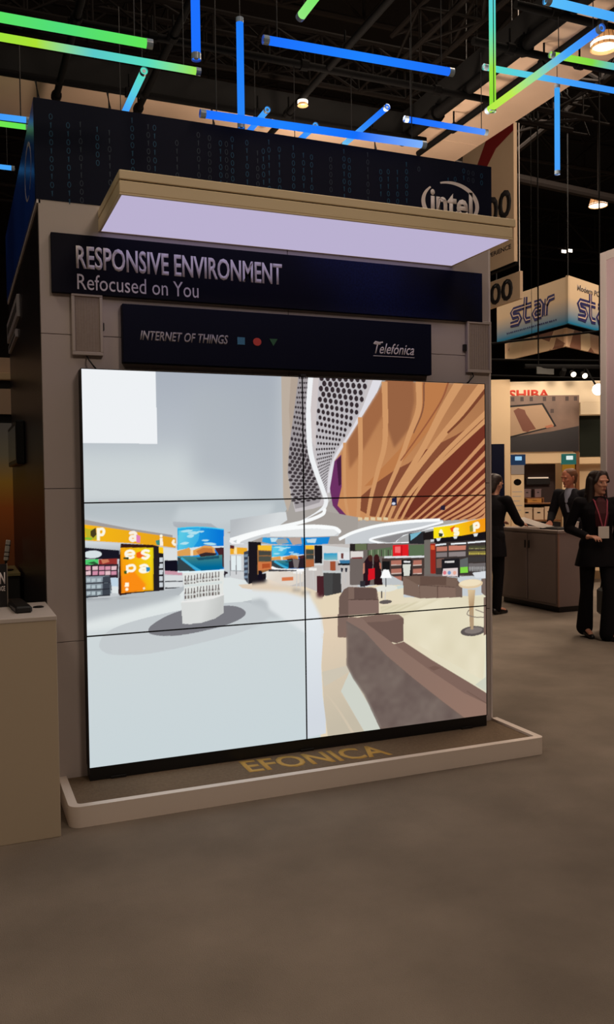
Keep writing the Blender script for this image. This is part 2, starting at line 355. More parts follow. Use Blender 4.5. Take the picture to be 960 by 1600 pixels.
PICTURE = '''[["P",[198,204,208],0,[-82,2105,2627,2223,2610,-477,-128,-74]],
["G",[168,175,186],
[190,197,203],0,[-82,2105,1102,2157,1093,1516,-94,1524],
[509,2063,500,1537]],
["G",[196,204,208],
[210,217,218],0,[-91,1654,1095,1659,1091,1409,-96,1427],
[502,1656,498,1452]],
["G",[168,175,184],
[182,189,195],0,[578,1998,1100,2015,1090,1302,568,1451],
[1089,2014,638,1382]],
["P",[204,211,213],0,[-62,1540,363,1528,675,1478,929,1394,566,1349,-66,1362]],
["B",26],
["G",[178,187,192],
[192,199,203],0,[-97,1376,1226,1378,1224,1190,1000,1162,564,1205,223,1249,-98,1311],
[497,1350,494,1214]],
["P",[196,204,208],0,[497,1343,1041,1353,1002,1261,671,1236,460,1266]],
["B",9],
["P",[166,161,156],0,[1101,2057,1206,2161,2438,2215,2430,1151,1719,1155,1231,1190,1076,1141,851,1167,760,1198,1078,1266,1125,1337,1091,1409]],
["P",[186,172,158],0,[1090,2068,1193,2053,1159,1838,1130,1659,1120,1516,1141,1372,1117,1301,1091,1388]],
["P",[176,160,146],0,[1147,2052,1193,2053,1159,1838,1142,1695,1133,1873]],
["P",[160,154,152],0,[-4,1291,90,1269,233,1236,330,1218,459,1194,459,1174,330,1204,232,1219,89,1245,-4,1263]],
["G",[176,182,188],
[160,166,172],0,[460,1266,671,1250,742,1199,564,1198,467,1242],
[565,1263,564,1198]],
["P",[170,164,158],0,[1226,1378,1472,1293,1762,1241,2155,1230,2435,1270,2435,1151,1889,1130,1551,1105,1223,1118]],
["P",[190,186,184],0,[1336,1660,1375,1587,1361,1441,1392,1375,1352,1332,1314,1442]],
["P",[196,190,192],0,[1205,2072,1729,2091,1581,1828,1481,1697,1415,1606,1378,1496,1368,1387,1332,1333,1272,1316,1163,1300,1137,1408,1120,1516,1130,1659,1159,1838]],
["P",[158,152,155],0,[1193,2061,1271,2063,1256,1804,1261,1642,1291,1497,1329,1387,1312,1351,1225,1328,1163,1318,1141,1408,1120,1516,1130,1659,1159,1838]],
["H",[60,52,56],
[1197,2061,1180,1946,1159,1820,1137,1659,1127,1516,1148,1336],
[1259,2063,1250,1948,1244,1804,1253,1642,1287,1497,1324,1369],30,5,0.4],
["P",[190,186,190],0,[1318,2065,1637,2069,1560,1853,1465,1712,1399,1609,1366,1514,1357,1405,1318,1460,1296,1624,1295,1805]],
["H",[52,42,46],
[1326,2065,1316,1950,1299,1805,1296,1624,1314,1497,1345,1387],
[1629,2069,1586,1920,1498,1764,1408,1638,1370,1533,1357,1405],28,8,0.37],
["S",[238,240,242],35,20,[1271,2081,1253,1876,1257,1660,1291,1533,1333,1424,1352,1350,1312,1297,1193,1238,1077,1209]],
["S",[222,220,226],55,16,[1695,2071,1610,1884,1518,1734,1428,1617,1382,1507,1369,1405]],
["P",[205,196,196],0,[1283,2064,1318,2065,1299,1841,1293,1660,1270,1696,1264,1876]],
["G",[172,118,78],
[200,140,92],0,[1736,2054,2444,2061,2438,1227,2125,1229,1734,1226,1485,1258,1412,1319,1382,1417,1408,1587,1484,1697,1588,1846],
[1899,2041,1721,1324]],
["P",[150,98,66],0,[1743,2061,1928,2067,1934,1941,1896,1776,1795,1662,1740,1812]],
["P",[160,104,68],0,[1491,1697,1588,1846,1729,2048,1734,1874,1599,1661,1502,1538]],
["B",4,[1736,2054,2444,2061,2438,1227,2125,1229,1734,1226,1485,1258,1412,1319,1382,1417,1408,1587,1484,1697,1588,1846]],
["P",[186,122,74],0,[1986,2056,2162,2056,2041,1778,1808,1537,1680,1450,1597,1439,1838,1662,1969,1866]],
["P",[132,76,52],0,[2443,1849,2373,1824,2220,1742,2115,1696,1981,1637,1894,1574,1793,1530,1680,1462,1568,1377,1561,1303,1636,1264,1805,1244,2125,1225,2438,1230]],
["P",[112,50,36],0,[2443,1823,2342,1795,2129,1651,2010,1535,1921,1422,1805,1260,2125,1225,2438,1237]],
["P",[120,60,42],0,[1996,1650,2040,1663,1922,1485,1835,1398,1807,1436]],
["S",[206,150,102],20,16,[1473,1691,1470,1538,1473,1379,1493,1255]],
["S",[206,150,102],31,23,[1574,1840,1575,1686,1572,1562,1563,1377,1553,1239]],
["S",[206,150,102],39,20,[1736,2050,1735,1712,1688,1537,1640,1376,1611,1237]],
["S",[206,150,102],43,20,[1964,2058,1962,1897,1896,1738,1822,1562,1735,1387,1671,1238]],
["S",[206,150,102],58,20,[2250,2068,2116,1871,1982,1650,1792,1386,1705,1235]],
["S",[206,150,102],58,20,[2424,2061,2266,1885,2115,1728,1922,1511,1820,1373,1748,1233]],
["S",[206,150,102],31,20,[2443,1888,2129,1625,1950,1447,1863,1347,1790,1232]],
["S",[206,150,102],27,16,[2443,1842,2219,1664,2039,1510,1921,1371,1833,1231]],
["S",[202,142,98],25,12,[2447,1728,2167,1469,1880,1235]],
["S",[202,142,98],25,12,[2446,1649,2191,1430,1928,1233]],
["S",[202,142,98],25,12,[2446,1579,2217,1395,1977,1232]],
["S",[202,142,98],25,12,[2445,1510,2242,1360,2027,1231]],
["S",[202,142,98],25,12,[2445,1452,2268,1331,2078,1229]],
["S",[202,142,98],25,12,[2444,1407,2294,1308,2128,1228]],
["S",[202,142,98],25,12,[2444,1365,2321,1287,2182,1226]],
["S",[202,142,98],25,12,[2444,1328,2350,1268,2240,1225]],
["S",[202,142,98],25,12,[2443,1296,2380,1251,2299,1223]],
["S",[202,142,98],25,12,[2443,1267,2411,1236,2361,1222]],
["S",[150,88,58],12,8,[2170,2062,2117,1946,1983,1765,1837,1587]],
["S",[120,66,44],23,12,[2444,2032,2281,1859,2160,1754]],
["S",[132,84,60],12,8,[2000,2054,1990,1892,1925,1751]],
["P",[108,48,98],0,[1408,1585,1452,1624,1452,1440,1424,1331,1495,1258,1451,1266,1394,1331,1377,1429]],
["P",[70,28,62],0,[1422,1587,1452,1618,1450,1453,1433,1441]],
["P",[30,30,60],0,[1775,1367,1809,1373,1808,1322,1774,1323]],
["E",[210,215,230],
[1788,1335],12,8],
["P",[40,30,50],0,[2111,1316,2141,1318,2138,1287,2105,1290]],
["P",[222,200,160],0,[1512,1262,1540,1259,1539,1242,1512,1245]],
["P",[222,200,160],0,[1553,1261,1581,1258,1580,1241,1553,1244]],
["P",[222,200,160],0,[1595,1260,1622,1257,1622,1239,1594,1243]],
["P",[222,200,160],0,[1636,1259,1664,1256,1664,1238,1636,1241]],
["P",[222,200,160],0,[1678,1258,1706,1255,1706,1237,1678,1240]],
["P",[222,200,160],0,[1720,1257,1748,1253,1748,1236,1720,1239]],
["G",[182,186,190],
[214,218,220],0,[780,1266,1075,1302,1107,1301,1114,1256,1010,1193,778,1171],
[853,1308,1001,1197]],
["P",[163,156,150],0,[824,1169,1010,1207,1219,1254,1327,1304,1553,1260,1551,1090,1332,1098,1009,1126,823,1140]],
["P",[205,208,210],0,[808,1159,948,1195,1106,1213,1219,1214,1383,1209,1442,1178,1425,1156,1218,1156,963,1165,877,1137,823,1137]],
["S",[248,250,250],20,20,[778,1156,893,1185,1026,1211,1219,1246,1326,1281,1345,1311]],
["S",[250,252,252],23,23,[823,1144,847,1161,979,1194,1154,1212,1284,1214,1400,1201,1438,1179]],
["P",[228,230,230],0,[1010,1193,1219,1205,1400,1195,1429,1175,1400,1158,1218,1159,1010,1169]],
["S",[245,246,248],16,16,[778,1153,808,1133,861,1124]],
["P",[160,160,160],0,[1628,1140,1872,1186,2104,1207,2039,1144,1892,1103,1718,1101]],
["P",[200,204,208],0,[1470,1154,1628,1189,1872,1223,2125,1229,2103,1202,1892,1172,1698,1146,1628,1129,1718,1099,1587,1097,1470,1106]],
["S",[250,252,252],18,18,[1431,1136,1529,1175,1689,1208,1903,1226,2104,1230]],
["S",[248,250,252],12,12,[2125,1217,1955,1183,1800,1161,1638,1132,1657,1116,1758,1097,1892,1099]],
["S",[235,238,240],12,12,[1799,1111,1840,1142,1955,1170,2190,1199,2432,1227]],
["P",[140,138,140],0,[1678,1127,1872,1163,2039,1185,1976,1169,1851,1146,1799,1111,1758,1104]],
["S",[250,252,255],16,16,[1411,1077,1528,1090,1768,1097,1996,1095]],
["P",[196,200,204],0,[-4,1168,226,1160,520,1125,516,870,-10,867]],
["G",[246,184,20],
[228,160,30],0,[2,1264,59,1255,227,1226,391,1195,476,1178,475,1125,390,1139,226,1160,0,1182],
[-4,1263,458,1147]],
["P",[190,178,40],0,[1,1248,24,1239,59,1242,66,1184,14,1184]],
["P",[70,60,30],0,[32,1229,59,1246,62,1211,45,1193,32,1207]],
["P",[130,190,60],0,[4,1199,40,1194,36,1182,4,1186]],
["S",[250,246,225],16,16,[72,1244,71,1179]],
["S",[250,246,225],14,14,[74,1237,94,1238,100,1223,91,1208,74,1210]],
["S",[248,240,225],16,16,[234,1212,254,1215,264,1204,264,1172]],
["S",[248,240,225],16,16,[262,1193,243,1194,235,1182,246,1173,262,1178]],
["P",[225,130,180],0,[267,1204,288,1194,285,1159,266,1163]],
["S",[248,240,225],16,16,[398,1181,399,1139]],
["P",[60,140,130],0,[367,1168,390,1172,390,1143,373,1145]],
["E",[250,246,225],
[398,1192],8,8],
["S",[250,240,220],14,14,[466,1165,461,1153,472,1141]],
["G",[210,216,220],
[180,186,190],0,[0,1179,186,1159,180,1112,-1,1146],
[-6,1171,-7,1125]],
["P",[24,22,34],0,[-1,1146,178,1124,177,1079,-2,1087]],
["E",[214,224,226],
[40,1109],47,20],
["P",[80,200,110],0,[0,1084,69,1084,68,1051,-1,1060]],
["P",[40,90,50],0,[12,1066,47,1073,68,1059,64,1052]],
["P",[150,50,45],0,[70,1083,166,1083,165,1054,70,1051]],
["P",[200,120,90],0,[82,1080,117,1081,126,1067,90,1058]],
["P",[50,34,44],0,[-2,1058,170,1054,167,900,-4,995]],
["P",[214,150,170],0,[4,1049,30,1050,30,1030,4,1030]],
["P",[226,190,196],0,[39,1047,65,1048,65,1028,39,1028]],
["P",[206,140,164],0,[72,1046,99,1046,98,1027,72,1026]],
["P",[214,150,170],0,[103,1044,130,1045,129,1025,103,1025]],
["P",[226,190,196],0,[134,1043,161,1043,160,1024,134,1023]],
["P",[226,190,196],0,[4,1024,30,1025,29,1005,3,1005]],
["P",[206,140,164],0,[39,1022,65,1023,64,1003,38,1003]],
["P",[214,150,170],0,[72,1021,98,1021,98,1002,71,1001]],
["P",[226,190,196],0,[103,1019,129,1020,129,1000,102,1000]],
["P",[206,140,164],0,[133,1018,160,1018,160,998,133,998]],
["P",[120,132,140],0,[0,998,124,995,131,903,-3,884]],
["G",[150,162,170],
[110,120,128],0,[1,992,89,991,88,961,1,962],
[-10,1001,-12,902]],
["P",[60,66,76],0,[89,991,126,993,127,964,88,961]],
["P",[40,42,50],0,[-1,963,127,964,127,959,-1,957]],
["P",[176,190,196],0,[8,987,27,986,27,970,8,969]],
["P",[176,190,196],0,[33,985,52,985,51,968,32,967]],
["P",[176,190,196],0,[61,984,80,984,79,967,60,966]],
["G",[150,162,170],
[110,120,128],0,[1,958,88,957,87,927,0,928],
[-10,1001,-12,902]],
["P",[60,66,76],0,[88,957,125,959,126,930,87,927]],
["P",[40,42,50],0,[-2,929,126,930,126,924,-2,923]],
["P",[176,190,196],0,[8,953,27,953,26,936,7,935]],
["P",[176,190,196],0,[32,951,51,951,51,934,32,934]],
["P",[176,190,196],0,[60,950,79,950,79,933,59,932]],
["G",[150,162,170],
[110,120,128],0,[0,925,87,923,87,893,-1,894],
[-10,1001,-12,902]],
["P",[60,66,76],0,[87,923,125,925,126,896,87,893]],
["P",[40,42,50],0,[-2,895,126,896,126,890,-2,889]],
["P",[176,190,196],0,[7,919,26,919,26,902,6,901]],
["P",[176,190,196],0,[31,917,50,917,50,900,31,900]],
["P",[176,190,196],0,[59,916,78,916,78,899,59,898]],
["P",[190,210,226],0,[128,984,168,982,167,900,136,907]],
["P",[220,226,228],0,[132,939,167,937,167,900,136,904]],
["P",[54,26,20],0,[185,1159,353,1146,385,1137,380,874,355,880,182,878,167,900,176,1081]],
["P",[36,30,34],0,[356,1140,389,1135,385,874,353,880]],
["G",[250,150,14],
[240,220,20],0,[183,1138,355,1131,351,906,183,901],
[186,1024,348,1100]],
["P",[250,140,20],0,[184,981,250,1014,312,937,293,906,183,901]],
["B",3,[187,1134,352,1128,348,908,183,907]],
["S",[252,248,230],13,13,[211,1102,250,1102,247,1115,229,1120,211,1111,214,1092,233,1083,251,1088]],
["P",[60,70,40],0,[197,1087,224,1086,224,1074,197,1078]],
["P",[240,100,20],0,[265,1108,293,1116,310,1088,278,1078,265,1084]],
["S",[252,248,230],13,13,[332,1114,311,1118,295,1107,311,1097,330,1090,315,1076,295,1081]],
["S",[252,248,230],13,13,[216,1044,215,1004]],
["S",[252,248,230],13,13,[219,1041,246,1043,256,1028,243,1014,218,1017]],
["P",[60,90,30],0,[198,1016,214,1017,212,999,199,1002]],
["S",[252,248,230],13,13,[283,1036,307,1042,323,1030,324,1005]],
["S",[252,248,230],16,16,[321,1023,295,1024,284,1014,299,1006,321,1010]],
["P",[40,130,180],0,[314,1031,336,1028,334,1008,317,1005]],
["S",[255,250,225],20,20,[213,954,212,932]],
["E",[255,250,225],
[212,919],8,8],
["S",[250,230,200],10,10,[299,924,304,914]],
["P",[28,24,28],0,[388,1131,407,1107,409,895,385,887]],
["P",[200,206,212],0,[387,1078,405,1077,405,1054,386,1053]],
["P",[200,206,212],0,[386,1045,404,1044,404,1021,385,1020]],
["P",[200,206,212],0,[385,1012,404,1011,403,988,385,987]],
["P",[200,206,212],0,[385,979,403,977,403,954,384,954]],
["P",[200,206,212],0,[384,946,403,944,402,921,384,920]],
["P",[250,200,30],0,[384,1135,412,1130,409,1098,383,1103]],
["P",[218,222,224],0,[408,1130,520,1116,519,1047,412,1056]],
["P",[18,16,30],0,[414,1061,481,1059,499,996,413,1007]],
["P",[200,150,165],0,[413,1007,508,996,508,977,413,987]],
["P",[214,218,220],0,[414,981,512,976,511,947,414,950]],
["P",[60,60,66],0,[414,952,511,948,511,943,414,945]],
["P",[214,218,220],0,[414,946,511,941,511,911,413,915]],
["P",[60,60,66],0,[413,917,511,913,511,908,413,910]],
["G",[178,184,188],
[206,212,214],0,[-10,867,60,875,239,896,422,903,517,917,749,951,888,953,1411,875,1405,395,1397,-210,-28,-9],
[385,895,380,606]],
["G",[206,214,216],
[200,212,216],0,[-16,722,1384,707,1371,-294,-64,-83],
[556,764,542,-68]],
["P",[222,228,228],1,[-12,760,219,806,459,855,535,906,749,951,989,938,1039,848,786,806,495,760,217,725,-13,715]],
["B",8,[-18,885,497,871,490,480,-26,529]],
["P",[196,202,205],1,[64,642,110,706,245,750,458,786,649,805,846,812,966,765,986,706,843,649,587,603,342,573,160,579,90,599]],
["P",[120,120,126],1,[321,689,336,720,420,765,533,794,687,798,786,795,845,773,860,744,814,713,705,683,531,659,418,658,344,671]],
["P",[196,198,204],0,[518,996,740,994,732,857,515,838]],
["G",[216,218,216],
[196,198,196],0,[498,838,572,837,669,847,737,862,736,760,686,732,609,714,541,712,505,717],
[628,829,718,805]],
["P",[232,232,230],0,[498,838,582,847,679,860,738,866,737,857,678,841,582,830,500,830]],
["P",[226,228,224],0,[510,991,740,989,734,866,520,842]],
["S",[110,100,98],11,11,[525,953,524,927]],
["S",[110,104,104],6,6,[525,974,525,953]],
["P",[206,208,206],0,[520,944,529,944,529,934,520,935]],
["S",[132,128,124],11,11,[541,954,541,928]],
["S",[110,104,104],6,6,[542,975,541,954]],
["P",[206,208,206],0,[536,945,546,945,546,935,536,936]],
["S",[132,128,124],11,11,[558,955,558,929]],
["S",[110,104,104],6,6,[558,975,558,955]],
["P",[206,208,206],0,[553,946,563,945,563,936,553,937]],
["S",[110,100,98],11,11,[575,956,574,930]],
["S",[110,104,104],6,6,[575,976,575,956]],
["P",[206,208,206],0,[570,947,579,946,579,937,570,937]],
["S",[132,128,124],11,11,[592,960,591,934]],
["S",[110,104,104],6,6,[592,981,592,960]],
["P",[206,208,206],0,[587,951,596,951,596,941,587,942]],
["S",[132,128,124],11,11,[608,961,608,935]],
["S",[110,104,104],6,6,[609,982,608,961]],
["P",[206,208,206],0,[603,952,613,951,613,942,603,943]],
["S",[110,100,98],11,11,[625,962,625,936]],
["S",[110,104,104],6,6,[626,982,625,962]],
["P",[206,208,206],0,[620,953,630,952,630,943,620,943]],
["S",[132,128,124],11,11,[642,963,642,936]],
["S",[110,104,104],6,6,[643,983,642,963]],
["P",[206,208,206],0,[637,953,647,953,647,944,637,944]],
["S",[132,128,124],11,11,[659,963,659,937]],
["S",[110,104,104],6,6,[659,984,659,963]],
["P",[206,208,206],0,[654,954,664,954,664,944,654,945]],
["S",[110,100,98],11,11,[676,964,676,938]],
["S",[110,104,104],6,6,[676,985,676,964]],
["P",[206,208,206],0,[671,955,681,955,681,945,671,946]],
["S",[132,128,124],11,11,[693,965,693,939]],
["S",[110,104,104],6,6,[694,986,693,965]],
["P",[206,208,206],0,[688,956,698,955,698,946,688,946]],
["S",[132,128,124],11,11,[710,966,710,939]],
["S",[110,104,104],6,6,[711,987,710,966]],
["P",[206,208,206],0,[705,957,715,956,715,947,705,947]],
["S",[110,100,98],11,11,[524,885,523,849]],
["S",[110,104,104],6,6,[524,905,524,885]],
["P",[206,208,206],0,[519,875,528,875,528,866,518,866]],
["S",[132,128,124],11,11,[540,885,540,850]],
["S",[110,104,104],6,6,[541,906,540,885]],
["P",[206,208,206],0,[535,876,545,876,545,866,535,867]],
["S",[132,128,124],11,11,[557,886,556,850]],
["S",[110,104,104],6,6,[557,906,557,886]],
["P",[206,208,206],0,[552,877,561,876,561,867,552,868]],
["S",[110,100,98],11,11,[574,887,573,851]],
["S",[110,104,104],6,6,[574,907,574,887]],
["P",[206,208,206],0,[569,878,578,877,578,868,568,868]],
["S",[132,128,124],11,11,[590,891,590,855]],
["S",[110,104,104],6,6,[591,912,590,891]],
["P",[206,208,206],0,[585,882,595,881,595,872,585,873]],
["S",[132,128,124],11,11,[607,892,607,856]],
["S",[110,104,104],6,6,[608,912,607,892]],
["P",[206,208,206],0,[602,883,612,882,612,873,602,873]],
["S",[110,100,98],11,11,[624,892,623,857]],
["S",[110,104,104],6,6,[624,913,624,892]],
["P",[206,208,206],0,[619,883,629,883,629,873,619,874]],
["S",[132,128,124],11,11,[641,893,640,857]],
["S",[110,104,104],6,6,[641,914,641,893]],
["P",[206,208,206],0,[636,884,646,883,646,874,636,875]],
["S",[132,128,124],11,11,[658,894,657,858]],
["S",[110,104,104],6,6,[658,914,658,894]],
["P",[206,208,206],0,[653,885,663,884,662,875,653,875]],
["S",[110,100,98],11,11,[675,895,674,859]],
["S",[110,104,104],6,6,[675,915,675,895]],
["P",[206,208,206],0,[670,885,680,885,679,875,670,876]],
["S",[132,128,124],11,11,[692,895,691,859]],
["S",[110,104,104],6,6,[692,916,692,895]],
["P",[206,208,206],0,[687,886,697,885,697,876,687,877]],
["S",[132,128,124],11,11,[709,896,709,860]],
["S",[110,104,104],6,6,[709,917,709,896]],
["P",[206,208,206],0,[704,887,714,886,714,877,704,877]],
["P",[214,222,220],0,[519,926,729,933,729,920,518,913]],
["G",[40,170,226],
[10,120,214],0,[486,1229,518,1231,550,1232,582,1232,614,1231,646,1229,678,1225,711,1221,743,1215,740,994,707,993,674,992,642,992,609,992,577,993,545,994,514,995,482,997],
[510,1161,716,1149]],
["G",[90,200,228],
[40,160,225],0,[491,1217,613,1226,600,1162,560,1110,489,1113],
[511,1184,638,1136]],
["P",[176,224,236],1,[504,1212,537,1220,570,1216,550,1207,520,1207]],
["P",[176,224,236],1,[541,1202,572,1210,603,1204,584,1194,557,1196]],
["P",[176,224,236],1,[536,1185,557,1195,577,1188,564,1177,546,1178]],
["P",[176,224,236],1,[497,1146,523,1155,548,1151,533,1141,510,1142]],
["P",[176,224,236],1,[628,1144,664,1147,700,1137,678,1131,645,1136]],
["P",[176,224,236],1,[618,1161,638,1164,659,1160,646,1154,628,1156]],
["P",[176,224,236],1,[593,1209,613,1212,634,1209,621,1203,603,1205]],
["P",[214,226,230],0,[484,1113,560,1123,638,1129,742,1125,742,1112,484,1101]],
["P",[222,160,84],0,[484,1108,535,1120,548,1125,560,1105,612,1124,632,1132,669,1128,689,1116,694,1082,484,1081]],
["P",[196,120,60],0,[586,1104,625,1120,676,1115,684,1086,598,1086]],
["P",[240,222,190],0,[555,1110,570,1109,570,1079,555,1079]],
["P",[70,36,40],0,[689,1116,729,1118,742,1116,740,1006,722,1017,710,1082]],
["P",[54,40,44],0,[601,1085,637,1095,704,1087,688,1067,611,1069]],
["G",[70,130,130],
[0,104,150],0,[484,1081,611,1071,731,1078,734,1001,609,994,559,1016,509,1065],
[611,1071,610,1015]],
["P",[30,80,100],0,[585,1067,715,1073,714,1059,598,1053]],
["P",[52,66,72],0,[484,1076,504,1070,559,1016,589,992,482,997]],
["S",[60,170,210],12,12,[504,1070,559,1026,609,994]],
["S",[60,200,240],6,6,[486,1229,550,1232,614,1231,678,1225,743,1215]],
["S",[225,245,250],8,8,[482,997,558,993,635,992,740,994]],
["P",[40,30,40],0,[742,989,761,982,761,973,749,970,745,949,739,970]],
["P",[206,208,210],0,[777,1135,885,1131,881,925,774,952]],
["P",[236,170,40],0,[777,1119,876,1109,876,1074,777,1078]],
["P",[250,226,170],0,[800,1115,815,1115,815,1078,799,1079]],
["P",[90,40,40],0,[777,1129,800,1125,800,1108,777,1109]],
["P",[226,236,238],0,[784,1069,810,1068,809,987,783,988]],
["P",[226,236,238],0,[814,1067,840,1066,839,986,813,987]],
["S",[120,120,124],4,4,[778,1073,776,960]],
["S",[120,120,124],4,4,[811,1071,810,965]],
["S",[150,154,158],4,4,[775,989,867,981]],
["P",[196,190,186],0,[994,1130,1332,1113,1551,1105,1548,857,1328,824,990,889]],
["P",[60,66,80],0,[856,1088,881,1094,878,910,854,941]],
["P",[120,140,160],0,[857,1073,878,1075,877,1060,857,1060]],
["P",[120,140,160],0,[857,1043,877,1046,877,1031,857,1030]],
["P",[120,140,160],0,[857,1014,877,1016,876,1001,856,1001]],
["P",[120,140,160],0,[856,985,876,987,876,972,856,972]],
["P",[120,140,160],0,[856,955,876,957,875,943,855,942]],
["P",[26,22,28],0,[882,1144,956,1138,956,1120,935,1118,935,959,983,964,982,915,880,910]],
["P",[212,214,214],0,[1242,1111,1332,1106,1500,1084,1499,999,1331,992,1240,996]],
["G",[48,160,220],
[20,130,210],0,[967,1164,1113,1155,1374,1152,1361,1112,1217,1110,1009,1126,962,1139],
[925,1164,1389,1119]],
["P",[150,160,165],0,[1033,1151,1105,1154,1121,1129,1057,1120]],
["P",[180,160,150],0,[1121,1155,1194,1156,1201,1118,1144,1117]],
["P",[190,225,240],0,[1010,1159,1057,1157,1041,1136,1017,1137]],
["P",[190,220,235],0,[1226,1144,1291,1145,1283,1121,1234,1125]],
["P",[150,104,60],0,[935,1121,1019,1118,1017,983,932,959]],
["P",[244,190,50],0,[939,1121,1019,1118,1018,1088,938,1095]],
["P",[70,70,64],0,[943,1090,1013,1084,1013,1063,942,1065]],
["P",[76,78,70],0,[942,1060,1013,1057,1013,1029,942,1032]],
["P",[206,120,70],0,[937,1028,1017,1026,1017,984,937,981]],
["P",[176,80,40],0,[961,1017,1008,1018,1007,994,960,991]],
["G",[40,170,226],
[10,120,214],0,[1019,1118,1043,1117,1067,1116,1092,1115,1116,1114,1141,1113,1166,1112,1191,1111,1216,1110,1214,978,1189,979,1164,981,1139,982,1114,983,1090,984,1065,985,1041,987,1017,988],
[1037,1078,1195,1072]],
["G",[90,200,228],
[40,160,225],0,[1022,1111,1116,1112,1106,1075,1076,1050,1022,1053],
[1038,1091,1135,1061]],
["P",[176,224,236],1,[1032,1107,1057,1110,1083,1106,1067,1102,1045,1103]],
["P",[176,224,236],1,[1061,1099,1085,1103,1108,1099,1094,1093,1073,1095]],
["P",[176,224,236],1,[1057,1090,1073,1095,1088,1090,1079,1084,1065,1086]],
["P",[176,224,236],1,[1028,1071,1047,1074,1067,1070,1055,1066,1037,1067]],
["P",[176,224,236],1,[1127,1065,1155,1068,1183,1064,1166,1060,1141,1061]],
["P",[176,224,236],1,[1120,1075,1136,1077,1151,1075,1142,1071,1128,1072]],
["P",[176,224,236],1,[1100,1102,1116,1104,1132,1102,1122,1098,1108,1099]],
["P",[214,226,230],0,[1018,1053,1076,1054,1135,1057,1215,1060,1215,1044,1018,1046]],
["P",[222,160,84],0,[1018,1050,1057,1054,1066,1056,1076,1048,1115,1054,1131,1058,1159,1057,1175,1051,1179,1030,1017,1035]],
["P",[196,120,60],0,[1096,1047,1125,1052,1165,1050,1171,1033,1105,1036]],
["P",[240,222,190],0,[1072,1051,1084,1050,1084,1033,1072,1034]],
["P",[70,36,40],0,[1175,1051,1205,1055,1215,1055,1214,985,1200,992,1191,1029]],
["P",[54,40,44],0,[1107,1036,1135,1040,1187,1032,1174,1022,1115,1026]],
["G",[70,130,130],
[0,104,150],0,[1017,1035,1115,1028,1206,1026,1210,982,1114,984,1075,998,1037,1026],
[1115,1028,1115,996]],
["P",[30,80,100],0,[1095,1026,1194,1024,1194,1016,1105,1018]],
["P",[52,66,72],0,[1017,1032,1033,1029,1075,998,1099,984,1017,988]],
["S",[60,170,210],12,12,[1033,1029,1075,1003,1114,984]],
["P",[40,30,40],0,[1119,1024,1215,1039,1214,982,1118,983]],
["P",[120,110,110],0,[1143,1038,1184,1029,1175,984,1151,985]],
["P",[140,100,64],0,[1222,1110,1276,1108,1274,987,1220,982]],
["P",[244,190,50],0,[1224,1110,1276,1108,1276,1085,1223,1089]],
["P",[60,70,64],0,[1225,1084,1272,1082,1272,1058,1225,1060]],
["P",[60,66,62],0,[1225,1056,1272,1054,1272,1031,1224,1033]],
["P",[176,100,60],0,[1224,1027,1273,1025,1273,987,1224,988]],
["P",[24,22,26],0,[1278,1108,1326,1105,1324,1003,1276,1005]],
["G",[240,236,228],
[222,212,200],0,[983,975,1102,974,1215,967,1211,906,1133,888,1037,895,986,911],
[923,987,996,894]],
["S",[250,250,250],14,14,[1017,995,1055,981,1142,972,1215,971]],
["P",[60,60,66],0,[999,985,1167,972,1167,966,999,973]],
["P",[214,120,74],0,[1076,936,1145,936,1145,916,1076,915]],
["P",[230,214,196],0,[987,934,1077,899,1053,894,990,910]],
["S",[24,16,22],12,12,[947,980,948,906]],
["P",[20,16,30],0,[938,981,960,976,962,928,937,925]],
["P",[150,60,40],0,[940,914,953,913,952,891,940,892]],
["S",[206,204,200],6,6,[1166,962,1166,849]],
["S",[206,204,200],6,6,[1189,961,1189,847]],
["S",[206,204,200],6,6,[1205,960,1205,846]],
["S",[206,204,200],6,6,[1253,957,1253,874]],
["S",[206,204,200],6,6,[1267,957,1268,873]],
["P",[238,236,232],0,[1146,967,1199,965,1199,948,1145,954]],
["P",[238,236,232],0,[1240,981,1289,978,1289,963,1240,966]],
["G",[222,204,182],
[228,214,186],0,[820,910,881,910,982,915,1029,893,1214,876,1296,841,1362,806,1437,802,1435,678,1318,687,1278,766,1213,815,1101,852,927,870,850,882],
[996,877,1384,707]],
["S",[110,108,108],8,8,[1141,861,1189,855]],
["S",[110,108,108],10,10,[1197,842,1246,839]],
["S",[206,204,200],6,6,[1166,962,1165,856]],
["S",[206,204,200],6,6,[1187,957,1188,855]],
["S",[196,194,192],6,6,[1253,965,1251,862]],
["S",[196,194,192],6,6,[1271,964,1269,861]],
["P",[72,34,40],0,[1290,933,1335,930,1333,808,1289,811]],
["P",[60,58,58],0,[1330,953,1441,948,1442,817,1378,807,1333,819]],
["P",[70,70,70],0,[1330,953,1388,947,1387,808,1333,819]],
["P",[196,200,200],0,[1325,969,1441,959,1444,941,1325,949]],
["P",[190,180,176],0,[1331,1018,1431,1010,1437,956,1330,961]],
["P",[160,80,50],0,[1374,1012,1408,1011,1407,957,1374,959]],
["G",[60,160,200],
[120,180,190],0,[1335,1061,1420,1058,1420,1018,1334,1022],
[1388,1053,1388,1023]],
["P",[222,224,226],0,[1420,1064,1500,1061,1499,995,1431,998]],
["P",[110,60,56],0,[1442,1055,1459,1055,1457,1024,1443,1025]],
["P",[60,120,160],0,[1431,1017,1550,1012,1550,981,1439,992]],
["S",[30,30,36],12,12,[1423,993,1550,986]],
["S",[190,190,190],5,5,[1446,986,1441,878]],
["P",[50,50,60],0,[1439,971,1456,970,1452,947,1442,948]],
["S",[190,190,190],5,5,[1473,985,1468,877]],
["P",[50,50,60],0,[1466,970,1483,969,1479,946,1469,946]],
["S",[190,190,190],5,5,[1524,982,1519,874]],
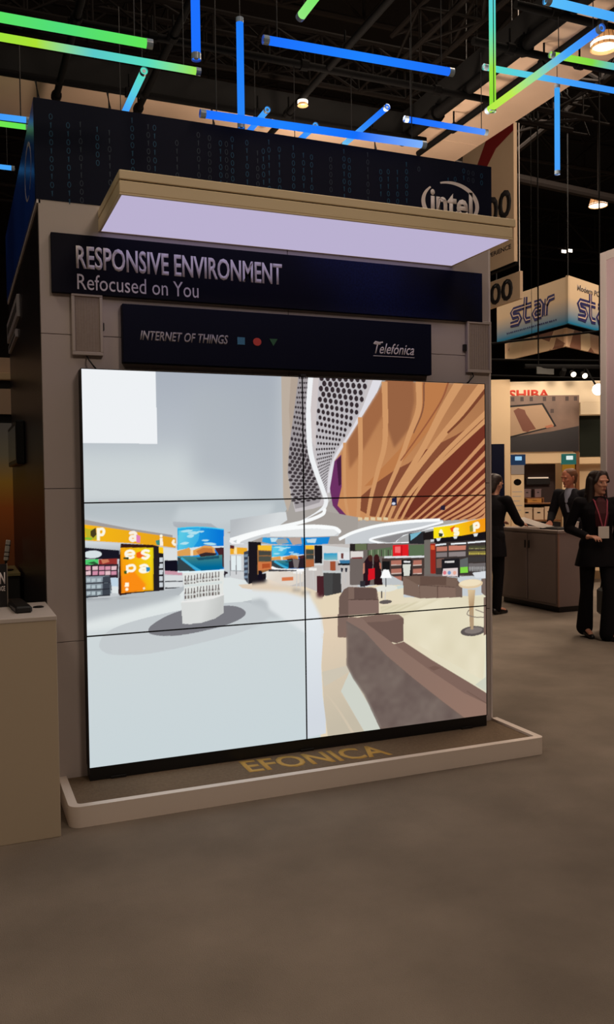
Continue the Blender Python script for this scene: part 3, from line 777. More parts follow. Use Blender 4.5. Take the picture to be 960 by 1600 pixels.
["P",[50,50,60],0,[1517,967,1534,966,1531,943,1520,944]],
["S",[190,190,190],5,5,[1546,981,1541,873]],
["P",[50,50,60],0,[1539,966,1556,965,1552,942,1542,943]],
["P",[50,40,46],0,[1500,1107,1543,1107,1544,1059,1499,1038]],
["P",[110,100,96],0,[1499,1109,1996,1095,2103,1105,2431,1097,2430,874,1848,895,1848,849,1496,869]],
["P",[40,34,34],0,[1499,1107,1612,1106,1612,1069,1498,1065]],
["P",[100,110,80],0,[1534,1106,1607,1105,1607,1069,1534,1068]],
["P",[220,214,210],0,[1504,1064,1585,1061,1585,1025,1504,1024]],
["P",[120,40,40],0,[1508,1029,1577,1029,1577,1019,1508,1022]],
["P",[90,110,80],0,[1612,1064,1778,1080,1778,1021,1611,1033]],
["S",[70,60,56],5,5,[1617,1069,1616,1031]],
["S",[150,160,130],5,5,[1639,1068,1638,1030]],
["S",[70,60,56],5,5,[1661,1067,1660,1029]],
["S",[150,160,130],5,5,[1683,1066,1682,1028]],
["S",[70,60,56],5,5,[1705,1065,1705,1027]],
["S",[150,160,130],5,5,[1727,1064,1727,1026]],
["S",[70,60,56],5,5,[1750,1063,1749,1025]],
["S",[150,160,130],5,5,[1772,1062,1772,1024]],
["S",[70,60,56],5,5,[1794,1061,1794,1023]],
["S",[150,160,130],5,5,[1817,1061,1817,1022]],
["S",[70,60,56],5,5,[1840,1060,1839,1021]],
["S",[150,160,130],5,5,[1862,1059,1862,1020]],
["S",[70,60,56],5,5,[1885,1058,1885,1019]],
["S",[150,160,130],5,5,[1908,1057,1908,1018]],
["S",[70,60,56],5,5,[1931,1056,1930,1017]],
["S",[150,160,130],5,5,[1954,1055,1953,1016]],
["S",[70,60,56],5,5,[1977,1054,1977,1015]],
["P",[222,30,36],0,[1780,1089,1883,1090,1883,1019,1780,1022]],
["P",[240,110,110],0,[1794,1080,1830,1080,1829,1042,1793,1043]],
["P",[170,20,26],0,[1835,1087,1842,1087,1841,1023,1834,1023]],
["P",[40,40,44],0,[1887,1154,1997,1164,1996,1088,1886,1094]],
["P",[120,180,200],0,[1897,1151,1976,1163,1944,1138,1900,1112]],
["P",[90,110,80],0,[1889,1085,1992,1085,1991,1021,1889,1021]],
["P",[222,226,228],0,[1722,1026,1991,1018,1991,1006,1722,1012]],
["P",[70,56,52],0,[1707,1015,1991,1007,1990,878,1705,875]],
["P",[176,112,96],0,[1767,999,1837,998,1837,972,1767,972]],
["P",[210,190,180],0,[1767,974,1837,973,1837,968,1767,968]],
["P",[176,112,96],0,[1767,949,1836,948,1836,922,1766,922]],
["P",[210,190,180],0,[1766,924,1836,923,1836,918,1766,918]],
["P",[176,112,96],0,[1766,904,1836,902,1836,876,1766,877]],
["P",[210,190,180],0,[1766,878,1836,877,1836,872,1766,873]],
["P",[176,112,96],0,[1916,992,1974,992,1974,966,1915,965]],
["P",[210,190,180],0,[1915,967,1974,967,1974,961,1915,961]],
["P",[176,112,96],0,[1915,942,1974,941,1973,915,1915,914]],
["P",[210,190,180],0,[1915,916,1973,916,1973,910,1915,911]],
["P",[176,112,96],0,[1915,896,1973,895,1973,869,1914,869]],
["P",[210,190,180],0,[1914,870,1973,870,1973,864,1914,865]],
["P",[24,22,24],0,[1706,997,1759,995,1758,945,1706,943]],
["P",[24,22,24],0,[1837,1000,1905,999,1904,901,1836,901]],
["P",[214,216,206],0,[1844,973,1899,971,1890,902,1852,904]],
["P",[226,226,226],0,[1851,992,1895,991,1895,980,1851,983]],
["P",[190,194,196],0,[1701,939,1716,938,1848,868,1848,849,1705,853]],
["P",[112,106,100],0,[1992,1116,2037,1118,2033,904,1994,901]],
["P",[30,24,24],0,[1986,1155,2060,1166,2060,1114,1986,1111]],
["P",[150,40,30],0,[2034,1089,2070,1089,2071,906,2033,908]],
["P",[210,90,50],0,[2038,1079,2065,1078,2065,1050,2038,1052]],
["P",[220,110,50],0,[2072,985,2112,983,2112,937,2071,939]],
["P",[60,52,50],0,[2071,1101,2298,1105,2432,1104,2430,874,2069,902]],
["S",[226,232,236],9,9,[2070,1078,2145,1083]],
["S",[236,240,244],9,9,[2178,1081,2287,1083]],
["S",[236,240,244],9,9,[2298,1084,2431,1089]],
["P",[190,120,100],0,[2077,1067,2152,1067,2151,1041,2076,1041]],
["P",[196,124,104],0,[2163,1070,2285,1069,2284,1041,2162,1042]],
["P",[130,120,120],0,[2076,1031,2151,1032,2151,1004,2076,1004]],
["P",[140,130,130],0,[2162,1032,2282,1031,2282,1003,2162,1004]],
["P",[70,70,50],0,[2304,1064,2431,1063,2431,1042,2304,1044]],
["P",[120,110,60],0,[2304,1031,2431,1030,2431,1006,2304,1008]],
["P",[60,56,56],0,[2304,994,2431,992,2430,963,2304,965]],
["P",[110,104,104],0,[2303,956,2430,954,2430,916,2303,918]],
["P",[120,90,80],0,[2076,994,2130,996,2129,940,2075,939]],
["S",[190,180,120],4,4,[2311,1052,2311,1044]],
["S",[220,200,90],5,5,[2311,1022,2311,1012]],
["S",[170,170,170],5,5,[2310,937,2310,908]],
["S",[190,180,120],4,4,[2322,1051,2322,1044]],
["S",[220,200,90],5,5,[2322,1021,2322,1012]],
["S",[170,170,170],5,5,[2321,936,2321,908]],
["S",[190,180,120],4,4,[2333,1051,2333,1043]],
["S",[220,200,90],5,5,[2333,1021,2333,1011]],
["S",[170,170,170],5,5,[2332,936,2332,907]],
["S",[190,180,120],4,4,[2344,1050,2344,1043]],
["S",[220,200,90],5,5,[2344,1020,2344,1011]],
["S",[170,170,170],5,5,[2343,935,2343,907]],
["S",[190,180,120],4,4,[2355,1050,2355,1042]],
["S",[220,200,90],5,5,[2355,1020,2355,1010]],
["S",[170,170,170],5,5,[2354,934,2354,906]],
["S",[190,180,120],4,4,[2366,1050,2366,1042]],
["S",[220,200,90],5,5,[2366,1019,2366,1010]],
["S",[170,170,170],5,5,[2365,934,2365,906]],
["S",[190,180,120],4,4,[2377,1049,2377,1041]],
["S",[220,200,90],5,5,[2377,1019,2377,1009]],
["S",[170,170,170],5,5,[2377,933,2376,905]],
["S",[190,180,120],4,4,[2389,1049,2389,1041]],
["S",[220,200,90],5,5,[2388,1018,2388,1009]],
["S",[170,170,170],5,5,[2388,933,2387,904]],
["S",[190,180,120],4,4,[2400,1048,2400,1041]],
["S",[220,200,90],5,5,[2400,1018,2399,1008]],
["S",[170,170,170],5,5,[2399,932,2399,904]],
["S",[190,180,120],4,4,[2411,1048,2411,1040]],
["S",[220,200,90],5,5,[2411,1017,2411,1008]],
["S",[170,170,170],5,5,[2410,932,2410,903]],
["S",[190,180,120],4,4,[2422,1047,2422,1040]],
["S",[220,200,90],5,5,[2422,1017,2422,1007]],
["S",[170,170,170],5,5,[2421,931,2421,903]],
["P",[30,28,32],0,[2112,991,2238,992,2237,874,2111,890]],
["P",[210,206,204],0,[2134,979,2201,979,2201,966,2134,968]],
["P",[222,206,206],0,[2123,934,2225,933,2225,880,2114,890]],
["E",[220,120,130],
[2133,908],12,12],
["E",[120,150,190],
[2165,906],12,12],
["E",[230,170,150],
[2203,904],12,12],
["P",[130,210,70],0,[2244,935,2297,939,2299,901,2244,900]],
["P",[96,100,100],0,[2242,982,2299,994,2299,937,2242,935]],
["P",[24,20,24],0,[2060,1127,2432,1154,2431,1100,2060,1092]],
["P",[220,226,230],0,[2075,1119,2109,1121,2100,1103,2083,1102]],
["P",[220,226,230],0,[2193,1129,2228,1132,2219,1113,2202,1112]],
["P",[220,226,230],0,[2338,1138,2374,1140,2365,1122,2347,1120]],
["G",[250,226,20],
[240,150,20],0,[2057,1185,2190,1195,2321,1219,2432,1233,2432,1150,2254,1129,2057,1119],
[2109,1142,2407,1211]],
["S",[250,246,220],14,14,[2098,1133,2109,1165,2124,1132]],
["P",[50,60,30],0,[2092,1151,2124,1146,2116,1126,2094,1129]],
["P",[230,90,20],0,[2172,1177,2206,1190,2211,1161,2184,1153]],
["S",[252,246,220],16,16,[2231,1170,2206,1171,2206,1157,2228,1152,2228,1139,2202,1138]],
["P",[150,140,40],0,[2312,1186,2341,1200,2349,1157,2315,1149]],
["S",[252,246,225],18,18,[2345,1202,2347,1150]],
["S",[252,246,225],18,18,[2349,1198,2372,1201,2376,1180,2349,1175]],
["P",[40,20,28],0,[1584,990,1616,1033,1641,1032,1646,978,1624,862,1584,855]],
["P",[110,50,40],0,[1616,1033,1638,1036,1642,1018,1624,1015]],
["P",[38,18,22],0,[1651,977,1656,1031,1682,1039,1698,984,1710,857,1654,860]],
["E",[60,26,26],
[1671,1017],18,23],
["E",[70,36,30],
[1631,1019],14,20],
["P",[210,24,36],0,[1616,957,1658,959,1659,896,1615,889]],
["P",[190,130,110],0,[1584,990,1594,994,1593,935,1581,927]],
["P",[180,110,90],0,[1688,994,1702,984,1702,948,1692,957]],
["P",[46,44,50],0,[1563,888,1595,889,1594,853,1563,855]],
["G",[228,212,184],
[226,222,196],0,[1312,809,1525,841,1664,860,1848,849,1847,776,2251,751,2429,759,2422,-142,1754,-187,1301,-1],
[1545,546,2333,680]],
["N",[234,226,200],
[206,196,164],
[1693,731,2251,761,2429,740,2427,492,2403,226,1844,538,1846,666,1693,695],1,3,-0.35],
["B",1.5,[1693,740,2251,761,2440,739,2436,222,1844,538,1693,695]],
["P",[200,214,210],0,[1704,835,1848,849,1848,831,1725,820]],
["G",[226,206,180],
[196,186,166],0,[1147,711,1478,700,1474,402,1706,0,1347,-6,1323,195,1313,417,1323,637],
[1383,633,1539,96]],
["S",[208,194,172],8,16,[1324,269,1417,147,1524,-28]],
["S",[208,194,172],8,16,[1378,312,1472,191,1580,16]],
["S",[208,194,172],8,16,[1353,377,1445,256,1553,82]],
["P",[205,196,178],0,[1313,380,1474,402,1488,364,1325,293]],
["P",[206,210,200],0,[1432,257,1539,71,1580,3,1706,0,1488,364]],
["P",[222,227,229],0,[817,894,928,873,1099,853,1214,813,1277,758,1319,685,1330,600,1223,608,1108,682,998,762,987,806,920,845]],
["G",[226,232,236],
[210,216,224],0,[1219,694,1210,11,1334,23,1335,95,1317,245,1310,417,1326,600,1310,699,1278,763,1222,863],
[1225,718,1256,128]],
["B",5,[903,953,1325,828,1322,571,887,606]],
["P",[124,102,90],0,[1846,900,1942,899,1962,769,1961,762,1847,794]],
["P",[112,90,78],0,[1846,901,1963,898,2209,874,2252,827,2257,751,1961,762,1952,843]],
["P",[126,104,92],0,[1960,838,2079,836,2083,757,1961,762]],
["P",[130,106,94],0,[2083,834,2208,815,2210,754,2084,757]],
["P",[100,78,68],0,[1963,896,2144,884,2143,833,1962,843]],
["P",[118,96,84],0,[2144,884,2225,870,2210,810,2145,833]],
["P",[116,96,86],0,[2210,819,2257,826,2257,753,2210,754]],
["S",[90,70,62],5,5,[2081,832,2082,757]],
["S",[90,70,62],4,4,[1962,843,2208,814]],
["E",[226,226,216],
[1730,835],78,20],
["S",[90,84,80],8,8,[1702,821,1702,781]],
["S",[210,206,200],6,6,[1727,829,1726,758]],
["E",[96,88,86],
[1727,756],43,12],
["P",[250,250,250],0,[1716,947,1750,946,1770,895,1695,899]],
["S",[60,60,64],6,6,[1732,897,1731,845]],
["P",[124,102,92],0,[1457,845,1486,859,1644,847,1672,832,1682,768,1683,696,1622,693,1464,693,1419,572,1427,802]],
["P",[98,78,72],0,[1523,852,1669,841,1669,774,1524,782]],
["P",[128,104,96],0,[1485,784,1682,773,1683,691,1486,696]],
["P",[110,90,82],0,[1427,802,1466,849,1488,856,1484,692,1419,568]],
["S",[86,68,62],5,5,[1485,785,1679,773]],
["P",[216,220,224],0,[2330,898,2436,904,2435,859,2352,866]],
["P",[120,104,96],0,[2394,857,2435,859,2434,740,2395,771]],
["G",[216,190,150],
[176,146,112],0,[2296,796,2351,792,2337,670,2338,546,2310,548,2306,672],
[2311,780,2357,718]],
["E",[224,200,164],
[2318,830],88,29],
["E",[238,222,190],
[2316,836],78,21],
["E",[92,84,82],
[2332,537],90,31],
["E",[128,118,114],
[2336,541],66,20],
["S",[176,150,120],20,20,[2323,671,2325,547]],
["S",[130,118,108],6,6,[2294,659,2294,640,2350,622,2414,617]],
["S",[130,118,108],6,6,[2294,659,2306,670]],
["S",[140,128,118],6,6,[2350,669,2415,644]],
["P",[120,98,88],0,[2412,741,2435,744,2433,510,2410,503]],
["G",[122,102,94],
[128,104,94],0,[1417,704,1485,699,1490,563,1415,571],
[1424,704,1483,588]],
["P",[112,90,82],0,[1546,677,1685,683,1813,677,1847,649,1845,515,1797,505,1712,532,1608,628]],
["P",[126,102,92],0,[1546,677,1685,686,1813,677,1844,654,1741,641,1601,644]],
["G",[112,98,92],
[118,98,88],0,[1471,663,1494,680,1587,617,1725,468,1910,311,2175,114,2429,-47,2428,-141,1685,3,1582,217,1508,324,1468,403],
[1503,512,2144,26]],
["N",[126,112,104],
[98,82,78],
[1471,651,1586,580,1725,443,1910,285,2251,14,2114,-49,1685,16,1582,217,1508,324,1468,403],3,5],
["B",5,[1471,651,1586,580,1725,443,1910,285,2251,14,2114,-49,1685,16,1582,217,1508,324,1468,403]],
["G",[134,110,100],
[146,116,102],0,[1471,663,1494,686,1574,671,1615,628,1782,501,2028,325,2430,87,2429,-14,2266,5,2115,121,1910,285,1725,443,1587,592],
[1545,620,2328,84]],
["P",[126,100,90],0,[1782,501,1847,511,2028,390,2329,204,2430,140,2430,73,2267,157,2028,319]],
["P",[116,90,80],0,[2013,340,2057,348,2102,329,2050,317]],
["S",[110,86,76],5,5,[2283,169,2430,76]],
["P",[206,208,190],0,[2345,202,2431,247,2430,147]],
["P",[238,241,244],0,[-3,2060,385,2060,386,1678,1,1680]]]'''

# ------------------------------------------------------------------ the stand: tower
WX0, WX1, WY = -.18, 2.535, .10
tower = thing('exhibition_stand_tower', 'tall white fronted exhibition stand tower with dark printed top band behind the big screen', 'exhibition stand', (1.18, 1.4, 0))
b = bmesh.new()
for z0, z1 in ((0, .80), (.803, 1.597), (1.60, 2.391), (2.394, 3.07)):
    for x0, x1 in ((WX0, 1.173), (1.176, WX1)): box(b, x0, x1, WY, WY+.03, z0, z1, .0015, seg=1)
obj('front_panel', b, M['wallp'], tower)
obj('core', Bx(WX0+.012, WX1-.012, WY+.03, 2.69, 0, 3.56), M['matt'], tower)
sp = obj('side_panel', Bx(WX0, WX0+.012, WY+.03, 2.69, 0, 3.05), M['side'], tower, 'dark printed side wall')
obj('side_trim', Bx(WX0-.008, WX0+.01, WY, 2.69, 3.05, 3.072), M['edge'], tower)
obj('corner_trim', Bx(WX1-.012, WX1+.004, WY-.004, WY+.03, .1, 3.07, .002), M['edge'], tower)
band = obj('front_band', Bx(WX0-.012, 2.552, WY-.002, WY+.03, 3.07, 3.577), M['dnavy'], tower, 'dark blue band printed with columns of binary digits')
sband = obj('side_band', Bx(WX0-.012, WX0+.012, WY+.03, 2.69, 3.072, 3.577), M['blueside'], tower, 'glossy blue side band with an oval ring')
# columns of 0 and 1
rng = random.Random(3)
x = -.11
while x < 2.50:
    run = rng.random(); z = 3.56-rng.random()*.1; zend = 3.08 if run < .75 else 3.3
    m_ = M['code1'] if rng.random() < .55 else M['code2']; tgt = bmesh.new()
    while z > zend:
        if not (x > 2.02 and z < 3.47):
            if rng.random() < .62:
                ribbon(tgt, [(x+.008*math.cos(a), z-.014+.014*math.sin(a)) for a in np.linspace(0, 2*math.pi, 9)], .0036, 0, .0008, FRONT(WY-.002))
            else: ribbon(tgt, [(x-.005, z-.006), (x, z), (x, z-.028)], .0036, 0, .0008, FRONT(WY-.002))
        z -= .043
    if tgt.verts: obj('digit_lettering', tgt, m_, band, smooth=False)
    else: tgt.free()
    x += rng.choice((.034, .05, .062, .085, .12))
# oval ring logo with its word
def ringlogo(f, cx, cz, rx, rz, gap, w):
    b = bmesh.new(); a0, a1 = gap
    for k in range(48):
        t0 = a0+(a1-a0)*k/48; t1 = a0+(a1-a0)*(k+1)/48
        def wd_(t): return w*(.45+.85*math.sin(math.pi*(t-a0)/(a1-a0)))
        q = [(cx+(rx+s*wd_(t)/2)*math.cos(t), cz+(rz+s*wd_(t)/2)*math.sin(t)) for t, s in ((t0, 1), (t1, 1), (t1, -1), (t0, -1))]
        prism(b, q, 0, .001, f)
    return b
F1 = FRONT(WY-.002)
lb = ringlogo(F1, 2.253, 3.315, .192, .128, (math.radians(-75), math.radians(112)), .022)
lb2 = ringlogo(F1, 2.253, 3.315, .192, .128, (math.radians(137), math.radians(262)), .022)
me = bpy.data.meshes.new('t'); lb2.to_mesh(me); lb2.free(); lb.from_mesh(me); bpy.data.meshes.remove(me)
text(lb, 'intel', (2.112, 3.235, 2.412, 3.40), F1, 0, .001, bold=.03)
obj('logo', lb, M['plain'], band, 'white oval ring logo with lower case lettering', smooth=False)
rb = ringlogo(SIDE(WX0-.012), -.52, 3.34, .20, .14, (math.radians(-60), math.radians(280)), .018)
obj('ring_print', rb, M['dimletter'], sband, smooth=False)
for y0, y1, z0, z1, nm, lt in ((1.5, 2.64, 2.735, 2.885, 'side_sign', 'pale sign strip'), (1.7, 2.5, 2.635, 2.69, 'side_sign', 'narrow grey sign strip')):
    s_ = obj(nm, Bx(WX0-.02, WX0, y0, y1, z0, z1, .003), M['dimletter'], tower, lt)
    bb = bmesh.new()
    for k in range(9): box(bb, WX0-.0215, WX0-.02, y0+.06+k*(y1-y0-.1)/9, y0+.06+(k+.65)*(y1-y0-.1)/9, z0+(z1-z0)*.3, z0+(z1-z0)*.7)
    obj('sign_lettering', bb, M['ink'], s_, smooth=False)

# canopy light
can = thing('canopy_light', 'flat projecting canopy with a glowing lilac underside above the sign', 'canopy light', (1.19, -.21, 2.934))
CX0, CX1, CY0 = .118, 2.262, -.52
obj('lower_slab', Bx(CX0, CX1, CY0, WY, 2.942, 2.998, .003), M['canopy'], can)
obj('shadow_gap', Bx(CX0+.01, CX1-.01, CY0+.01, WY, 2.998, 3.004), M['groove'], can)
obj('upper_slab', Bx(CX0, CX1+.022, CY0, WY, 3.004, 3.046, .003), M['canopy'], can)
b = bmesh.new()
for a in ((CX0, CX0+.012, CY0, WY), (CX1-.012, CX1, CY0, WY), (CX0+.012, CX1-.012, CY0, CY0+.012), (CX0+.012, CX1-.012, WY-.012, WY)): box(b, a[0], a[1], a[2], a[3], 2.934, 2.942)
obj('diffuser_frame', b, M['canopy'], can)
obj('diffuser', Bx(CX0+.012, CX1-.012, CY0+.012, WY-.012, 2.936, 2.942), emis('lilac_diffuser', (186, 176, 208), 1.0), can, 'glowing lilac white diffuser')

# header sign
def blue_print():
    m = mat('navy_wave_print', (13, 13, 30), .6, spec=.12); nt = m.node_tree; b = nt.nodes['Principled BSDF']
    tc = nt.nodes.new('ShaderNodeTexCoord'); w = nt.nodes.new('ShaderNodeTexWave'); w.wave_type = 'BANDS'; w.bands_direction = 'DIAGONAL'
    w.inputs['Scale'].default_value = .55; w.inputs['Distortion'].default_value = 6; w.inputs['Detail'].default_value = 3
    n = nt.nodes.new('ShaderNodeTexNoise'); n.inputs['Scale'].default_value = 90
    mth = nt.nodes.new('ShaderNodeMath'); mth.operation = 'MULTIPLY'
    sx = nt.nodes.new('ShaderNodeSeparateXYZ'); mr = nt.nodes.new('ShaderNodeMapRange'); mr.inputs[1].default_value = -.15; mr.inputs[2].default_value = .3
    m2 = nt.nodes.new('ShaderNodeMath'); m2.operation = 'MULTIPLY'
    mx = nt.nodes.new('ShaderNodeMixRGB'); mx.inputs[1].default_value = (*lin((13, 13, 30)), 1); mx.inputs[2].default_value = (*lin((24, 36, 90)), 1)
    L = nt.links.new
    L(tc.outputs['Object'], w.inputs['Vector']); L(tc.outputs['Object'], n.inputs['Vector']); L(tc.outputs['Object'], sx.inputs[0])
    L(w.outputs['Fac'], mth.inputs[0]); L(n.outputs['Fac'], mth.inputs[1]); L(sx.outputs['X'], mr.inputs[0]); L(mth.outputs[0], m2.inputs[0]); L(mr.outputs[0], m2.inputs[1])
    L(m2.outputs[0], mx.inputs[0]); L(mx.outputs[0], b.inputs['Base Color']); return m
sg = thing('header_sign', 'long navy sign reading RESPONSIVE ENVIRONMENT under the canopy', 'sign', (1.168, .08, 2.60))
obj('board', Bx(-.125, 2.461, .07, WY, 2.600, 2.902, .002), blue_print(), sg)
F = FRONT(.07)
obj('title_lettering', text(bmesh.new(), 'RESPONSIVE ENVIRONMENT', (-.002, 2.728, 1.128, 2.846), F, 0, .0012, bold=.022), M['letter'], sg, 'tall silver capital letters', smooth=False)
obj('subtitle_lettering', text(bmesh.new(), 'Refocused on You', (.001, 2.622, .642, 2.702), F, 0, .001), M['letter'], sg, 'thin silver letters', smooth=False)
# second sign
sg = thing('partner_sign', 'shorter navy sign reading INTERNET OF THINGS just above the screen', 'sign', (1.15, .07, 2.255))
obj('board', Bx(.225, 2.079, .045, WY, 2.255, 2.560, .002), M['dnavy'], sg)
F = FRONT(.045)
obj('title_lettering', text(bmesh.new(), 'INTERNET OF THINGS', (.314, 2.375, .798, 2.425), F, 0, .001, bold=.02, shear=.25), M['dimletter'], sg, smooth=False)
obj('square_icon', prism(bmesh.new(), [(.85, 2.378), (.893, 2.378), (.893, 2.418), (.85, 2.418)], 0, .003, F), mat('blue_icon', (52, 124, 166), .5), sg, 'blue square', smooth=False)
obj('circle_icon', prism(bmesh.new(), [(.965+.024*math.cos(a), 2.398+.022*math.sin(a)) for a in np.linspace(0, 2*math.pi, 24, endpoint=False)], 0, .003, F), mat('red_icon', (206, 60, 56), .5), sg, 'red circle', smooth=False)
obj('triangle_icon', prism(bmesh.new(), [(1.036, 2.419), (1.085, 2.419), (1.06, 2.379)], 0, .003, F), mat('green_icon', (26, 92, 60), .5), sg, 'green triangle', smooth=False)
lb = text(bmesh.new(), 'Telef\u00f3nica', (1.694, 2.368, 1.958, 2.43), F, 0, .001, bold=.006, shear=.35)
ribbon(lb, [(1.688, 2.424), (1.70, 2.436), (1.725, 2.432), (1.748, 2.436)], .008, 0, .003, F)
ribbon(lb, [(1.684, 2.354), (1.82, 2.3545), (1.958, 2.354)], .003, 0, .003, F)
obj('logo', lb, M['letter'], sg, 'slanted script logo with thin underline', smooth=False)

# wall speakers
def speaker(x0, x1, label):
    t = thing('wall_speaker', label, 'speaker', ((x0+x1)/2, .08, 2.287), group='flat speakers beside the partner sign')
    z0, z1 = 2.287, 2.607
    b = bmesh.new()
    for a in ((x0, x1, z1-.018, z1), (x0, x1, z0, z0+.018), (x0, x0+.016, z0+.018, z1-.018), (x1-.016, x1, z0+.018, z1-.018)): box(b, a[0], a[1], .072, WY, a[2], a[3], .002)
    obj('frame', b, M['spk'], t)
    b = Bx(x0+.016, x1-.016, .080, WY, z0+.018, z1-.018)
    for k in range(9):
        xx = x0+.022+k*(x1-x0-.044)/8; box(b, xx-.0022, xx+.0022, .078, .081, z0+.024, z1-.024)
    obj('grille', b, M['grille'], t)
    obj('bracket', Bx((x0-.02) if x0 > 1 else x1, x0 if x0 > 1 else x1+.008, .08, WY, 2.42, 2.46, .002), M['black'], t)
speaker(-.030, .128, 'flat beige wall speaker at the left end of the partner sign')
speaker(2.352, 2.528, 'flat beige wall speaker at the right end of the partner sign')

# ------------------------------------------------------------------ video wall
PIC = paint_picture(json.loads(PICTURE))
PIC_LIN = np.where(PIC <= .04045, PIC/12.92, ((PIC+.055)/1.055)**2.4).astype(np.float32)
scr_mat = emis_attr('screen_picture', 'picture', 1.0)
PWm, PHm, Z0 = 2.43, 2.058, .152
desc = {(0, 0): 'lower left display of the video wall showing a plain pale floor', (1, 0): 'lower right display of the video wall showing a brown sofa on pale boards',
        (0, 1): 'middle left display of the video wall showing an orange shop front and bottle stand', (1, 1): 'middle right display of the video wall showing sofas, a stool and shop shelves',
        (0, 2): 'upper left display of the video wall with a white square in its corner', (1, 2): 'upper right display of the video wall showing a ribbed wooden ceiling'}
def display(ix, iz):
    pw, ph = PWm/2, PHm/3
    x0, x1 = ix*pw, (ix+1)*pw; z0, z1 = Z0+iz*ph, Z0+(iz+1)*ph
    bz = .0036
    t = thing('video_display', desc[(ix, iz)], 'display', ((x0+x1)/2, .05, z0), group='panels of the video wall')
    b = Bx(x0+.0003, x1-.0003, .012, .095, z0+.0003, z1-.0003)
    obj('housing', b, M['bezel'], t)
    b = bmesh.new()
    for a in ((x0, x0+bz, z0, z1), (x1-bz, x1, z0, z1), (x0+bz, x1-bz, z0, z0+bz), (x0+bz, x1-bz, z1-bz, z1)): box(b, a[0]+.0002, a[1]-.0002, .000, .012, a[2]+.0002, a[3]-.0002)
    obj('bezel', b, M['bezel'], t, smooth=False)
    sx0, sx1, sz0, sz1 = x0+bz, x1-bz, z0+bz, z1-bz
    nx, nz = int((sx1-sx0)/.003), int((sz1-sz0)/.003)
    X = np.linspace(sx0, sx1, nx+1); Z = np.linspace(sz0, sz1, nz+1)
    XX, ZZ = np.meshgrid(X, Z)
    co = np.stack([XX, np.full_like(XX, .003), ZZ], -1).reshape(-1, 3)
    i = np.arange(nx*nz); r_, c_ = i//nx, i % nx; v = r_*(nx+1)+c_
    faces = np.stack([v, v+1, v+nx+2, v+nx+1], -1)
    me = bpy.data.meshes.new('screen'); me.from_pydata(co.tolist(), [], faces.tolist())
    s = PSTEP/2/1000
    px_ = np.clip(XX/s, 0, PIC.shape[1]-2); pz_ = np.clip((ZZ-.15)/s, 0, PIC.shape[0]-2)
    a0, b0 = px_.astype(int), pz_.astype(int); fa = (px_-a0)[..., None]; fb = (pz_-b0)[..., None]
    c = PIC_LIN[b0, a0]*(1-fa)*(1-fb)+PIC_LIN[b0, a0+1]*fa*(1-fb)+PIC_LIN[b0+1, a0]*(1-fa)*fb+PIC_LIN[b0+1, a0+1]*fa*fb
    at = me.color_attributes.new('picture', 'FLOAT_COLOR', 'POINT')
    at.data.foreach_set('color', np.concatenate([c, np.ones(c.shape[:2]+(1,))], -1).astype(np.float32).ravel())
    obj('screen', me, scr_mat, t, smooth=False)
    if (ix, iz) == (1, 2): obj('clip', Bx(x0-.012, x0+.022, -.006, .03, z1, z1+.012, .002), M['black'], t)
for ix in (0, 1):
    for iz in (0, 1, 2): display(ix, iz)
vb = thing('video_wall_plinth', 'low black plinth carrying the video wall on the platform', 'plinth', (1.215, .04, .0865))
obj('base', Bx(.004, 2.428, .004, .095, .0865, Z0), M['black'], vb)
for xx in (.15, 1.215, 2.28): obj('foot', Bx(xx-.04, xx+.04, -.006, .004, .0865, .10, .001), M['black'], vb)
for pts, lab in (([(.045, .095, 2.287), (.05, .06, 2.262), (.075, .05, 2.225), (.09, .06, 2.212)], 'short black cable from the left speaker down to the screen'),
                 ([(2.40, .095, 2.287), (2.385, .06, 2.262), (2.345, .05, 2.225), (2.33, .06, 2.212)], 'short black cable from the right speaker down to the screen')):
    tag(obj('speaker_cable', tube(bmesh.new(), pts, .004), M['cable']), lab, 'cable', 'cables above the screen')

# platform
pl = thing('display_platform', 'low brown carpeted platform with white rim under the video wall', 'platform', (1.21, -.14, 0))
PX0, PX1, PY0 = -.145, 2.572, -.378
def rounded(x0, x1, y0, y1, r):
    o = []
    for cx, cy, a0 in ((x0+r, y0+r, math.pi), (x1-r*.6, y0+r*.6, 1.5*math.pi)):
        rr = r if cx < 1 else r*.6
        for k in range(9): a = a0+k*math.pi/16; o.append((cx+rr*math.cos(a), cy+rr*math.sin(a)))
    return o+[(x1, y1), (x0, y1)]
out = rounded(PX0, PX1, PY0, WY-.001, .055); inn = rounded(PX0+.042, PX1-.042, PY0+.042, WY-.001, .02)
b = bmesh.new(); n = len(out)
vo = [[b.verts.new((x, y, z)) for x, y in out] for z in (0, .1)]; vi = [[b.verts.new((x, y, z)) for x, y in inn] for z in (.086, .1)]
for i in range(n):
    j = (i+1) % n
    if i == n-2: 
        continue
    b.faces.new((vo[0][i], vo[0][j], vo[1][j], vo[1][i])); b.faces.new((vo[1][i], vo[1][j], vi[1][j], vi[1][i])); b.faces.new((vi[1][i], vi[1][j], vi[0][j], vi[0][i]))
rimo = obj('rim', b, M['rim'], pl, 'white rim with rounded corners')
top = obj('carpet_top', prism(bmesh.new(), inn, .0, .086, lambda u, v, d: (u, v, d)), M['stage_carpet'], pl)
FL = lambda u, v, d: (u, v, .0862+d)
lb = text(bmesh.new(), "EFONICA", (.80, -.21, 1.63, -.01), lambda u, v, d: (u, v-.05*(u-.8)/.83, .0862+d), 0, .0006, bold=.02)
obj('floor_lettering', lb, M['yellow'], top, 'yellow letters on the carpet', smooth=False)  # flat yellow letter shapes laid on the carpet

